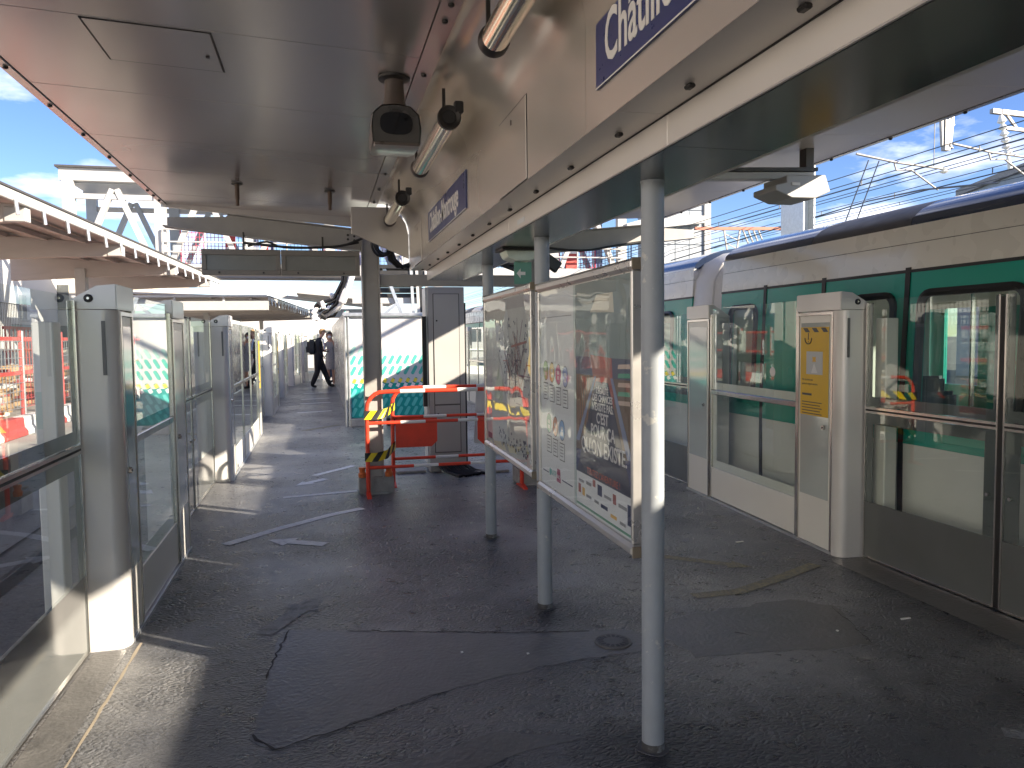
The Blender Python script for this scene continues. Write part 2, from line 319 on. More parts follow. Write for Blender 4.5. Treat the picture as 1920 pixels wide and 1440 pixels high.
def arc(cx, cz, r, a0, a1, n): return [(cx+r*math.cos(math.radians(a0+(a1-a0)*i/n)), cz+r*math.sin(math.radians(a0+(a1-a0)*i/n))) for i in range(n+1)]
def lathe(prof, org, axis, n=16):
    # prof: (r, t) along axis from org
    ax = Vector(axis).normalized(); up = Vector((0,0,1)) if abs(ax.z) < 0.9 else Vector((1,0,0)); a = ax.cross(up).normalized(); b = ax.cross(a); org = Vector(org)
    vs = []; fs = []
    for r, t in prof:
        for k in range(n): q = 2*PI*k/n; vs.append(org+ax*t+(a*math.cos(q)+b*math.sin(q))*r)
    for i in range(len(prof)-1):
        for k in range(n): fs.append((i*n+k, i*n+(k+1) % n, (i+1)*n+(k+1) % n, (i+1)*n+k))
    fs += [tuple(range(n))[::-1], tuple(range((len(prof)-1)*n, len(prof)*n))]
    return MB().add(vs, fs)
# ================================================================== SETTING
RIGHT = [(3.54,-9),(3.54,4.6),(3.60,6.9),(3.62,12),(3.66,20),(3.9,27),(5.2,33),(7.0,38)]
LEFT = [(-1.13,-9),(-1.13,24),(-0.95,27.5),(-0.2,31),(1.2,34),(4.0,38)]
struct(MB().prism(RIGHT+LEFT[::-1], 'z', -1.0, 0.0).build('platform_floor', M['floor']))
struct(B(-400, 400, -200, 900, -1.3, -1.04).build('ground', M['ballast']))
struct(B(-40, -3.75, -20, 60, -1.0, -0.004).build('opposite_platform', M['slab'], bevel=0.02))
floor = bpy.data.objects['platform_floor']
for x in (-3.2, -1.9):
    tag(B(x-0.035, x+0.035, -15, 45, -1.03, -0.88).build('track_rail', M['bolt'], bevel=0.008), ('steel rail nearest the opposite platform in the left track' if x < -3 else 'steel rail nearest our platform in the left track'), 'rail', 'rails of the left track')

# repair patches, joints and worn markings lie on the floor as thin sheets
def ragged(poly, amp=0.018, step=0.07):
    o = []
    for i, p in enumerate(poly):
        q = poly[(i+1) % len(poly)]; d = math.dist(p, q); n = max(1, int(d/step))
        for k in range(n):
            t = k/n; o.append((p[0]+(q[0]-p[0])*t+random.uniform(-amp, amp)*(k > 0), p[1]+(q[1]-p[1])*t+random.uniform(-amp, amp)*(k > 0)))
    return o
def sheet(name, poly, m, z=0.004, rag=0.0):
    return MB().sheet(ragged(poly, rag) if rag else poly, (0.0012 if rag else 0.0022)+z*0.05, 0.0009).build(name, m, floor)
sheet('repair_patch', [(-0.22,4.10),(0.45,3.86),(0.9,3.72),(1.5,3.60),(1.62,3.36),(1.0,3.30),(0.55,3.20),(0.15,3.02),(-0.18,2.86),(-0.30,2.98),(-0.26,3.5)], M['patch'], 0.004, 0.02)
sheet('repair_patch', [(1.62,3.60),(1.9,3.72),(2.55,3.78),(2.72,3.62),(2.55,3.10),(1.66,3.20)], M['patch'], 0.0042, 0.02)
sheet('repair_patch', [(0.1,2.62),(0.62,2.78),(0.95,2.66),(0.62,2.60),(0.15,2.42),(-0.2,2.3),(-0.2,2.4)], M['patch'], 0.0046, 0.012)
sheet('edge_strip', [(-1.10,-2),(-0.95,-2),(-0.95,4.02),(-1.10,4.02)], M['patch'], 0.0035)
sheet('edge_joint', [(-0.945,-2),(-0.936,-2),(-0.90,4.1),(-0.912,4.1)], mat('joint_sand', (0.34, 0.29, 0.22), 0.8), 0.005, 0.004)
sheet('edge_strip', [(3.16,-2),(3.48,-2),(3.48,4.36),(3.24,4.36)], M['patch'], 0.0035)
def crack(pts, w):
    P = []
    for a, b in zip(pts[:-1], pts[1:]):
        n = max(2, int(math.dist(a, b)/0.035))
        for k in range(n): P.append((a[0]+(b[0]-a[0])*k/n+random.uniform(-0.008, 0.008), a[1]+(b[1]-a[1])*k/n+random.uniform(-0.008, 0.008), w*random.uniform(0.3, 1.2)))
    P.append((*pts[-1], 0.001))
    sheet('crack', [(x-w_/2, y-w_/2) for x, y, w_ in P]+[(x+w_/2, y+w_/2) for x, y, w_ in P[::-1]], M['seam'], 0.016)
crack([(-0.20,4.08),(-0.25,3.7),(-0.27,3.5)],0.012); crack([(-0.29,3.0),(-0.2,2.87),(0.12,3.0),(0.5,3.17)],0.009); crack([(2.70,3.62),(2.63,3.36),(2.56,3.12)],0.007); crack([(2.0,3.42),(2.05,3.36)],0.006); crack([(0.1,3.98),(0.9,3.73),(1.3,3.64)],0.007)
def line(pts, w, m, z=0.0055, name='painted_line'):
    pts = [Vector((*p, 0)) for p in pts]; l = []; r = []
    for i, p in enumerate(pts):
        t = (pts[min(i+1, len(pts)-1)]-pts[max(0, i-1)]).normalized(); n = Vector((-t.y, t.x, 0))*w/2
        l.append((p+n).to_2d()); r.append((p-n).to_2d())
    sheet(name, [tuple(q) for q in l+r[::-1]], m, z)
def arrow(base, tip, w, m):
    b = Vector(base); t = Vector(tip); d = (t-b).normalized(); n = Vector((-d.y, d.x)); s = t-d*w*2.0
    sheet('painted_arrow', [tuple(q) for q in (b+n*w/2, s+n*w/2, s+n*w*1.1, t, s-n*w*1.1, s-n*w/2, b-n*w/2)], m, 0.0058)
arrow((2.12,4.86),(2.68,4.38),0.075,M['pyel'])
line([(3.10,4.32),(2.75,4.15),(2.35,3.98),(2.05,3.98)],0.085,M['pyel'])
arrow((0.0,5.75),(-0.42,6.0),0.10,M['pline'])
line([(-0.72,5.95),(-0.35,6.35),(0.05,6.72),(0.33,6.9)],0.09,M['pline'])
line([(-0.38,7.6),(0.32,7.72)],0.07,M['pline']); line([(-0.1,8.75),(0.35,9.3)],0.08,M['pline'])
arrow((0.02,8.5),(-0.28,8.2),0.09,M['pline']); line([(-0.3,13.2),(0.3,13.9)],0.14,M['pyel'])
arrow((-0.32,4.05),(-0.05,4.55),0.10,M['pfaint'])
for y in (16.5, 18.8, 20.2, 22.4): line([(-0.5,y),(0.2,y+0.25)],0.14,M['pline'])
line([(2.9,2.55),(3.1,2.5)],0.08,M['pyel']); line([(2.45,2.28),(2.60,2.17)],0.07,M['pfaint'])

# ================================================================== CANOPY
def ceil_z(x): return 2.82-0.05*(x+1.42)
can = thing('platform_canopy', (1.14, 0, 0), 'long grey metal canopy with panelled ceiling over the platform', 'canopy')
ys = [8.0, 7.43, 6.43, 5.43, 4.43, 3.43]+[3.43-1.0*i for i in range(1, 15)]
for a, b in zip(ys[1:], ys[:-1]):
    MB().prism([(-1.385, ceil_z(-1.385)), (0.455, ceil_z(0.455)), (0.455, ceil_z(0.455)+0.02), (-1.385, ceil_z(-1.385)+0.02)], 'y', a+0.002, b-0.002).build('ceiling_panel', M['ceil'], can, bevel=0.0012)
yS = -11.6
MB().prism([(0.459, ceil_z(0.459)-0.004), (0.536, ceil_z(0.536)-0.004), (0.536, ceil_z(0.536)+0.016), (0.459, ceil_z(0.459)+0.016)], 'y', yS, 7.99).build('ceiling_trim', M['ceil'], can)
MB().prism([(-1.39, ceil_z(-1.39)-0.006), (-1.39, ceil_z(-1.39)+0.10), (-1.45, ceil_z(-1.45)+0.10), (-1.45, ceil_z(-1.45)-0.002)], 'y', yS, 8.02).build('eave_trim', M['ceil'], can, bevel=0.004)
MB().prism([(-1.46, 2.87), (0.52, 2.765), (0.52, 2.86), (-1.46, 2.96)], 'y', yS, 8.0).build('roof_sheet', M['roofd'], can)
sb = MB().prism([(-1.389, ceil_z(-1.389)+0.001), (-1.381, ceil_z(-1.381)+0.001), (-1.381, 2.84), (-1.389, 2.84)], 'y', yS, 8.0).build('shadow_gap', M['seam'], can)
for y in [7.8, 7.55]+[7.3-0.62*i for i in range(10)]:
    lathe([(0.013, 0), (0.013, 0.008), (0.007, 0.012)], (-1.415, y, ceil_z(-1.415)-0.004), (0, 0, -1), 8).build('bolt', M['bolt'], can)
for y in [7.6, 7.0, 6.4, 5.8, 5.2, 4.62, 4.40, 3.62, 3.0, 2.85, 2.4]:
    lathe([(0.012, 0), (0.012, 0.008), (0.007, 0.012)], (0.497, y, ceil_z(0.497)-0.004), (0, 0, -1), 8).build('bolt', M['bolt'], can)
hx0, hx1, hy0, hy1 = -0.89, -0.41, 3.455, 3.92
def cplate(x0, x1, y0, y1, d, th=0.004): return MB().prism([(x0, ceil_z(x0)-d), (x1, ceil_z(x1)-d), (x1, ceil_z(x1)-d+th), (x0, ceil_z(x0)-d+th)], 'y', y0, y1)
cplate(hx0-0.008, hx1+0.008, hy0-0.006, hy1+0.006, 0.0028, 0.003).build('hatch_joint', M['seam'], can)
hc = cplate(hx0, hx1, hy0, hy1, 0.0034).build('ceiling_hatch', M['ceil'], can, bevel=0.001)
B(hx1-0.05, hx1-0.035, 3.72, 3.735, ceil_z(hx1)-0.009, ceil_z(hx1)-0.002).build('latch', M['bolt'], hc)
# cove + box face, one curved panel between each pair of joints
prof = arc(0.536, 2.452, 0.282, 88, 0, 10)
prof = [(0.5365, 2.722)]+[(x, min(z, 2.728)) for x, z in prof]+[(0.818, 2.128)]
back = [(x+0.012, z+0.012) for x, z in prof]
jo = [7.15, 6.08, 4.19, 2.30, 0.41, -1.48, -3.4, -5.3, -7.2, -9.1, -11.0]
for a, b in zip(jo[1:], jo[:-1]):
    MB().prism(prof+back[::-1], 'y', a+0.0012, b-0.0012).build('cove_panel', M['cove'], can, smooth=True, ang=50)
B(0.533, 1.32, yS, 7.1, 2.745, 2.86).build('roof_sheet', M['roofd'], can)
jb = [7.12, 5.25, 3.95, 2.05, 0.1, -2, -4, -6, -8, -11]
for a, b in zip(jb[1:], jb[:-1]):
    B(0.8195, 0.972, a+0.001, b-0.001, 2.1285, 2.142).build('soffit_panel', M['beamp'], can, bevel=0.001)
    B(0.973, 0.985, a+0.001, b-0.001, 2.041, 2.150).build('band_panel', M['beamp'], can, bevel=0.003)
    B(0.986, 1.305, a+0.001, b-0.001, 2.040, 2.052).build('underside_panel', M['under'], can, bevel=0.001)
B(0.966, 0.9725, -11, 7.12, 2.1265, 2.1283).build('shadow_gap', M['seam'], can)
B(1.3055, 1.325, -11, 7.1, 2.0405, 2.74).build('beam_side', M['beamp'], can)
for i in range(26):
    y = 6.95-0.47*i
    if y > -1: B(0.903, 0.923, y, y+0.03, 2.116, 2.128).build('bolt', M['bolt'], can, bevel=0.004)
for y in (4.95, 3.62): B(0.9715, 0.9728, y, y+0.14, 2.062, 2.085).build('plate', M['paper'], can)
# hatches in the box face
for y0, y1 in ((2.998, 3.465), (6.25, 6.70)):
    B(0.8155, 0.8178, y0-0.005, y1+0.005, 2.1295, 2.465).build('hatch_joint', M['seam'], can)
    h = B(0.8135, 0.8176, y0, y1, 2.1345, 2.460).build('face_hatch', M['cove'], can, bevel=0.001)
    B(0.811, 0.8138, (y0+y1)/2, (y0+y1)/2+0.012, 2.405, 2.425).build('latch', M['bolt'], h)
# end plate of the lamp recess, canopy end lip
MB().prism([(0.30, 2.70), (0.30, 2.46), (0.815, 2.24), (0.815, 2.45), (0.79, 2.56), (0.73, 2.65), (0.64, 2.70)], 'y', 7.16, 7.18).build('recess_end_plate', M['ceil'], can, bevel=0.002)
MB().prism([(-1.44, ceil_z(-1.44)-0.03), (0.55, ceil_z(0.55)-0.10), (0.55, ceil_z(0.55)+0.10), (-1.44, ceil_z(-1.44)+0.10)], 'y', 8.005, 8.03).build('end_lip', M['ceil'], can)
# right half
def rz(x): return 2.82-0.05*(3.80-x)
for a, b in zip(ys[1:], ys[:-1]):
    MB().prism([(1.33, rz(1.33)), (3.735, rz(3.735)), (3.735, rz(3.735)+0.02), (1.33, rz(1.33)+0.02)], 'y', a+0.0015, b-0.0015).build('ceiling_panel', M['beamp'], can, bevel=0.0012)
MB().prism([(3.74, rz(3.74)-0.006), (3.80, rz(3.80)-0.002), (3.80, rz(3.8)+0.12), (3.74, rz(3.74)+0.12)], 'y', yS, 8.02).build('eave_trim', M['ceil'], can, bevel=0.004)
MB().prism([(1.33, 2.74), (3.80, 2.86), (3.80, 2.95), (1.33, 2.84)], 'y', yS, 8.0).build('roof_sheet', M['roofd'], can)
MB().prism([(3.7355, rz(3.74)+0.001), (3.7395, rz(3.74)+0.001), (3.7395, 2.84), (3.7355, 2.84)], 'y', yS, 8.0).build('shadow_gap', M['seam'], can)
for i in range(11):
    lathe([(0.013, 0), (0.013, 0.008), (0.007, 0.012)], (3.77, 7.6-0.62*i, rz(3.77)-0.004), (0, 0, -1), 8).build('bolt', M['bolt'], can)

# station name signs on the box face
def name_sign(y1, label):
    t = thing('station_sign', (0.81, y1-0.76, 2.23), label, 'sign', 'station name signs')
    B(0.8095, 0.8172, y1-1.525, y1, 2.226, 2.415 if y1 < 3 else 2.44).build('sign_plate', M['navy'], t, bevel=0.001)
    h = 2.415 if y1 < 3 else 2.44
    B(0.8088, 0.8094, y1-1.525, y1, 2.2265, 2.2305).build('border', M['letter'], t)
    text('lettering', 'Châtillon-Montrouge', 0.198, frame_mx((0.8083, y1-0.075, 2.226+(h-2.226)*0.26), (0, -1, 0), (0, 0, 1)), M['letter'], t, sx=0.72, bold=0.003)
name_sign(2.187, 'navy station name sign at the top edge, cut off after its first letters')
name_sign(5.80, 'navy station name sign read in full, above the far end of the platform box')

# tube lamps in the cove
def tube_lamp(y0, y1, label):
    t = thing('tube_lamp', (0.63, (y0+y1)/2, 2.56), label, 'lamp', 'tube lamps in the canopy recess')
    lathe([(0.050, 0), (0.050, y1-y0-0.1)], (0.63, y0+0.05, 2.56), (0, 1, 0), 20).build('tube', M['gold'], t, smooth=True)
    for y, d in ((y0, 1), (y1, -1)):
        lathe([(0.034, 0.010), (0.046, 0.004), (0.052, 0.0), (0.057, 0.004), (0.057, 0.03), (0.050, 0.05)], (0.63, y, 2.56), (0, d, 0), 24).build('end_cap', M['bolt'], t, smooth=True, ang=30)
        lathe([(0.034, 0.0), (0.030, 0.004)], (0.63, y+d*0.008, 2.56), (0, -d, 0), 20).build('cap_disc', M['black'], t)
        B(0.655, 0.70, y+d*0.02-0.02, y+d*0.02+0.02, 2.585, 2.64).build('bracket', M['black'], t, bevel=0.006); B(0.60, 0.615, y+d*0.03-0.006, y+d*0.03+0.006, 2.60, 2.70).build('hook', M['bolt'], t)
tube_lamp(1.6, 2.76, 'polished tube lamp nearest the camera, cut by the top edge')
tube_lamp(3.71, 4.86, 'polished tube lamp beside the surveillance camera')
tube_lamp(5.87, 7.0, 'polished tube lamp at the far end of the recess, above the full station name')

# surveillance camera
t = thing('surveillance_camera', (0.37, 3.72, 2.73), 'rusty brown surveillance camera hung from the canopy ceiling', 'camera')
lathe([(0.075, 0), (0.075, 0.012), (0.05, 0.018)], (0.37, 3.72, ceil_z(0.37)), (0, 0, -1), 20).build('mount_plate', M['bolt'], t, smooth=True)
CC = mat('camera_housing_brown', (0.115, 0.092, 0.078), 0.32, var=0.2, vs=12, coat=0.3)
lathe([(0.044, 0.012), (0.046, 0.06), (0.05, 0.11), (0.058, 0.15)], (0.37, 3.72, ceil_z(0.37)), (0, 0, -1), 16).build('neck', CC, t, smooth=True)
hs = [(-0.108, -0.085), (0.108, -0.085), (0.113, -0.02), (0.105, 0.045), (0.065, 0.082), (0.0, 0.09), (-0.065, 0.082), (-0.105, 0.045), (-0.113, -0.02)]
def hou(sc_, y): return [(0.365+x*sc_, y, 2.485+z*sc_) for x, z in hs]
n = len(hs); rings = [hou(1.0, 3.60), hou(1.03, 3.66), hou(0.98, 3.84), hou(0.8, 3.95)]
mb = MB(); mb.add(sum(rings, []), [(i*n+k, i*n+(k+1) % n, (i+1)*n+(k+1) % n, (i+1)*n+k) for i in range(3) for k in range(n)]+[tuple(range(3*n, 4*n))])
ho = mb.build('housing', CC, t, smooth=True, ang=60)
mb = MB(); r2 = [(0.365+x*0.9, 3.604, 2.485+z*0.9) for x, z in hs]; r3 = [(0.365+0.07*math.cos(2*PI*k/24), 3.62, 2.487+0.048*math.sin(2*PI*k/24)) for k in range(24)]
mb.prism([(0.365+x*0.965, 2.485+z*0.965) for x, z in hs], 'y', 3.608, 3.62).build('face_plate', mat('camera_face', (0.075, 0.072, 0.068), 0.3), ho)
MB().prism([(0.365+0.074*math.copysign(abs(math.cos(2*PI*k/24))**0.7, math.cos(2*PI*k/24)), 2.487+0.05*math.copysign(abs(math.sin(2*PI*k/24))**0.7, math.sin(2*PI*k/24))) for k in range(24)], 'y', 3.602, 3.607).build('window', mat('camera_window', (0.006, 0.006, 0.007), 0.06), ho)
B(0.345, 0.385, 3.600, 3.6075, 2.543, 2.552).build('badge', M['bolt'], ho)
B(0.262, 0.468, 3.585, 3.64, 2.385, 2.398).build('sun_lip', CC, ho, bevel=0.004)

# pipe stubs hanging from the ceilings
def stub(x, y, z, l, label):
    o = thing('pipe_stub', (x, y, z), label, 'pipe', 'pipe stubs hanging from the canopy')
    lathe([(0.045, 0), (0.045, 0.006)], (x, y, z-0.006), (0, 0, -1), 14).build('flange', M['bolt'], o)
    lathe([(0.018, 0), (0.018, l*0.7), (0.014, l*0.7), (0.014, l)], (x, y, z-0.012), (0, 0, -1), 10).build('stem', mat('rusty_pipe', (0.10, 0.065, 0.045), 0.6, var=0.3), o)
stub(-0.62, 6.66, ceil_z(-0.62), 0.17, 'rusty pipe stub under the left ceiling, above the display boxes')
stub(0.11, 6.65, ceil_z(0.11), 0.15, 'rusty pipe stub under the left ceiling, nearest the lamp recess')
stub(2.92, 6.45, rz(2.92), 0.18, 'dark pipe stub under the right ceiling, just right of the near post')

# ================================================================== PORTAL FRAME under the canopy end
fr = thing('portal_frame', (1.3, 7.6, 0), 'grey beige steel frame with two columns and side arms at the canopy end', 'steel frame')
def hcol(x, name):
    c = B(x-0.02, x+0.06, 7.58, 7.62, 0, 2.5)
    B(x-0.085, x-0.070, 7.52, 7.70, 0.0, 2.50).build('flange', M['colm'], fr, bevel=0.003)
    B(x+0.070, x+0.085, 7.52, 7.70, 0.0, 2.50).build('flange', M['colm'], fr, bevel=0.003)
    B(x-0.0698, x+0.0698, 7.55, 7.67, 0.0, 2.498).build('column', M['colm'], fr, bevel=0.003)
    B(x-0.12, x+0.12, 7.48, 7.74, 0.0, 0.02).build('base_plate', M['colm'], fr)
hcol(0.49, 'a'); hcol(2.10, 'b')
B(0.577, 2.013, 7.56, 7.66, 2.02, 2.13).build('cross_beam', M['colm'], fr, bevel=0.004)
def arm(sx, x0):
    P = lambda d, z: (x0+sx*d, z)
    MB().prism([P(0, 2.36), P(1.72, 2.555), P(1.72, 2.63), P(1.22, 2.645), P(1.2, 2.66), P(0, 2.54)], 'y', 7.585, 7.615).build('arm_web', M['colm'], fr)
    MB().prism([P(0, 2.348), P(1.75, 2.543), P(1.75, 2.554), P(0, 2.359)], 'y', 7.53, 7.67).build('arm_flange', M['colm'], fr)
    MB().prism([P(0, 2.541), P(1.2, 2.661), P(1.2, 2.673), P(0, 2.553)], 'y', 7.53, 7.67).build('arm_flange', M['colm'], fr)
    for d, z in ((0.06, 2.45), (0.12, 2.46), (0.06, 2.49), (0.12, 2.50)):
        lathe([(0.012, 0), (0.012, 0.012)], (x0+sx*d, 7.585, z), (0, -1, 0), 6).build('bolt', M['bolt'], fr)
arm(-1, 0.404); arm(1, 2.186)

# empty display boxes
for x0, x1, lab in ((-1.02, -0.336, 'empty grey display box hung left, farther from the column'), (-0.330, 0.385, 'empty grey display box hung right beside the column')):
    t = thing('display_box', ((x0+x1)/2, 7.5, 2.11), lab, 'display box', 'empty display boxes')
    fm = mat('display_frame', (0.20, 0.185, 0.165), 0.45, var=0.15, vs=5, metal=0.3)
    for a in ((x0, x1, 2.285, 2.337), (x0, x1, 2.108, 2.148), (x0, x0+0.04, 2.1485, 2.2845), (x1-0.04, x1, 2.1485, 2.2845)):
        B(a[0], a[1], 7.46, 7.56, a[2], a[3]).build('frame', fm, t, bevel=0.002)
    B(x0+0.04, x1-0.04, 7.475, 7.55, 2.148, 2.285).build('screen', mat('display_screen', (0.19, 0.195, 0.18), 0.22, var=0.15, vs=5, dirt=((0.42, 0.45, 0.44), 4.5, 0.66, 0.7, 0.5)), t)
    for x in (x0+0.15, x1-0.15): lathe([(0.009, 0), (0.009, 0.008)], (x, 7.46, 2.126), (0, -1, 0), 6).build('bolt', M['black'], t)
    MB().tube([((x0+x1)/2+0.02, 7.52, 2.337), ((x0+x1)/2+0.02, 7.52, 2.47 if x0 > -0.5 else 2.50)], 0.008, 6).build('hanger', M['bolt'], t)

# black cables
def cable(pts, r, label, name='black_cable', m='cablk', group='loose black cables', smooth=4):
    P = [Vector(p) for p in pts]; o = []
    for i in range(len(P)-1):
        p0 = P[max(i-1, 0)]; p1 = P[i]; p2 = P[i+1]; p3 = P[min(i+2, len(P)-1)]
        for k in range(smooth):
            s = k/smooth; o.append(0.5*((2*p1)+(-p0+p2)*s+(2*p0-5*p1+4*p2-p3)*s*s+(-p0+3*p1-3*p2+p3)*s**3))
    o.append(P[-1])
    return tag(MB().tube(o, r, 7).build(name, M[m], None, smooth=True), label, 'cable', group)
def coil(c, R, n, label):
    t = thing('cable_coil', (c[0], c[1], c[2]-R), label, 'cable coil')
    for k in range(n):
        dx = random.uniform(-0.02, 0.02); dz = random.uniform(-0.025, 0.01); rr = R*random.uniform(0.8, 1.05); dy = random.uniform(-0.03, 0.03)
        pts = [(c[0]+dx+rr*0.8*math.cos(a), c[1]+dy+0.02*math.sin(a*1.5), c[2]+dz+rr*math.sin(a)) for a in [2*PI*i/22 for i in range(23)]]
        MB().tube(pts, 0.010, 6).build('loop', M['cablk'], t, smooth=True)
coil((0.60, 7.44, 2.43), 0.115, 6, 'coil of black cable hung on the column at the canopy end')
cable([(-0.65, 7.5, 2.40), (-0.2, 7.46, 2.36), (0.2, 7.46, 2.38), (0.42, 7.46, 2.46), (0.58, 7.45, 2.53)], 0.012, 'black cable sagging from the display boxes up to the coil')
cable([(-0.62, 7.5, 2.37), (-0.45, 7.47, 2.41), (-0.3, 7.47, 2.36), (0.1, 7.48, 2.37), (0.38, 7.48, 2.42)], 0.010, 'thin black cable looped above the display boxes')
tr = thing('cable_bundle', (0.7, 7.5, 2.1), 'thick bundle of black cables dropping from the coil to the cross beam', 'cable bundle')
for k in range(9):
    j = random.uniform(-0.03, 0.03); q = random.uniform(-0.03, 0.03)
    MB().tube([(0.66+j*0.5, 7.45+q, 2.46), (0.665+j*0.6, 7.45+q, 2.36), (0.69+j, 7.46+q, 2.26), (0.76+j, 7.5+q, 2.18+abs(q)), (0.90, 7.55+q, 2.22+j), (1.02, 7.6+q, 2.30+j*1.6)], 0.013, 6).build('strand', M['cablk'], tr, smooth=True)
tr = thing('cable_bundle', (1.7, 7.5, 2.1), 'tangle of black cables over the cross beam, left of the exit sign', 'cable bundle')
for k in range(8):
    j = random.uniform(-0.04, 0.04); q = random.uniform(-0.03, 0.03)
    MB().tube([(1.45+j, 7.5+q, 2.15+abs(j)), (1.6, 7.5+q, 2.22+j), (1.72+j, 7.5+q, 2.26+q), (1.9, 7.52+q, 2.20+j), (2.02, 7.54, 2.2+j)], 0.012, 6).build('strand', M['cablk'], tr, smooth=True)
cable([(2.1, 7.5, 2.42), (2.6, 7.5, 2.38), (3.0, 7.5, 2.44), (3.4, 7.5, 2.5)], 0.012, 'black cable slung along the right side arm')

# emergency exit light, floodlight
t = thing('exit_light', (1.2, 4.6, 2.03), 'green and white emergency exit light under the beam', 'exit light')
B(1.07, 1.33, 4.5, 4.7, 2.028, 2.039).build('base', M['bolt'], t)
MB().prism([(1.09, 2.027), (1.32, 2.027), (1.30, 1.985), (1.25, 1.965), (1.16, 1.965), (1.11, 1.985)], 'y', 4.52, 4.68).build('lens', mat('exit_lens', (0.55, 0.62, 0.52), 0.2), t, bevel=0.006)
B(1.165, 1.275, 4.598, 4.604, 1.83, 1.964).build('sign_blade', mat('exit_green', (0.12, 0.30, 0.22), 0.3), t)
MB().prism([(1.18, 1.895), (1.205, 1.925), (1.205, 1.905), (1.235, 1.905), (1.235, 1.885), (1.205, 1.885), (1.205, 1.865)], 'y', 4.594, 4.5975).build('arrow', M['letter'], t)
t = thing('floodlight', (2.29, 7.45, 2.17), 'small black floodlight tilted on the column right of the exit light', 'floodlight')
bmx = MB().box(-0.09, 0.09, -0.03, 0.03, -0.06, 0.06).build('housing', M['black'], None, bevel=0.008); bmx.parent = t
bmx.data.transform(Matrix.Translation((0, 0.05, 0.08)) @ Matrix.Rotation(0.6, 4, 'Y'))
gl = B(-0.075, 0.075, -0.034, -0.0305, -0.047, 0.047).build('lens', M['dkgrey']); gl.parent = t; gl.data.transform(Matrix.Translation((0, 0.05, 0.08)) @ Matrix.Rotation(0.6, 4, 'Y'))
MB().tube([(2.19, 7.5, 2.28), (2.25, 7.5, 2.3), (2.29, 7.5, 2.27)], 0.012, 6).build('bracket', M['black'], t)
# driver monitor under the right ceiling
t = thing('monitor_housing', (3.3, 4.9, 2.8), 'grey hooded monitor housing on an arm under the right ceiling', 'monitor')
MB().prism([(3.06, 2.565), (3.36, 2.58), (3.40, 2.47), (3.28, 2.42), (3.10, 2.42), (2.98, 2.465), (2.98, 2.50), (3.06, 2.52)], 'y', 4.62, 4.90).build('housing', M['cabin'], t, bevel=0.005)
B(3.10, 3.16, 4.614, 4.6195, 2.50, 2.52).build('badge', M['letter'], t)
MB().prism([(2.52, 2.55), (2.52, 2.60), (3.38, 2.635), (3.38, 2.585)], 'y', 4.78, 4.86).build('arm', M['cabin'], t, bevel=0.004)
MB().prism([(2.50, 2.601), (2.50, 2.625), (3.40, 2.662), (3.40, 2.637)], 'y', 4.76, 4.88).build('arm_cover', M['black'], t)
B(2.50, 2.58, 4.78, 4.86, 2.626, 2.765).build('hanger', M['bolt'], t); B(3.32, 3.38, 4.78, 4.86, 2.663, 2.80).build('hanger', M['bolt'], t)

# ================================================================== POSTS AND POSTER BOARDS
for (x, y, lab) in ((1.14, 2.52, 'nearest blue grey round post carrying the canopy beam'), (1.178, 4.035, 'middle blue grey round post between the two poster boards'), (1.217, 5.60, 'far blue grey round post behind the network map board')):
    t = thing('canopy_post', (x, y, 0), lab, 'post', 'round canopy posts')
    lathe([(0.0405, 0.02), (0.0405, 2.036)], (x, y, 0), (0, 0, 1), 24).build('shaft', M['post'], t, smooth=True)
    lathe([(0.0418, 0.0), (0.0414, 0.026), (0.0407, 0.03)], (x, y, 0), (0, 0, 1), 24).build('scuffed_foot', mat('post_foot_rust', (0.08, 0.075, 0.07), 0.7, var=0.5, vs=18, dirt=((0.3, 0.32, 0.33), 20, 0.5, 0.6, 0.6)), t, smooth=True)
    poly = [(x+(0.058+random.uniform(-0.006, 0.007))*math.cos(2*PI*k/18), y+(0.058+random.uniform(-0.006, 0.007))*math.sin(2*PI*k/18)) for k in range(18)]
    MB().prism(poly, 'z', 0.0, 0.004).build('grout_collar', mat('dark_grout', (0.10, 0.10, 0.105), 0.8, var=0.4, vs=25), t)
    lathe([(0.043, 0), (0.042, 0.006)], (x, y, 2.0395), (0, 0, -1), 20).build('top_collar', M['post'], t)
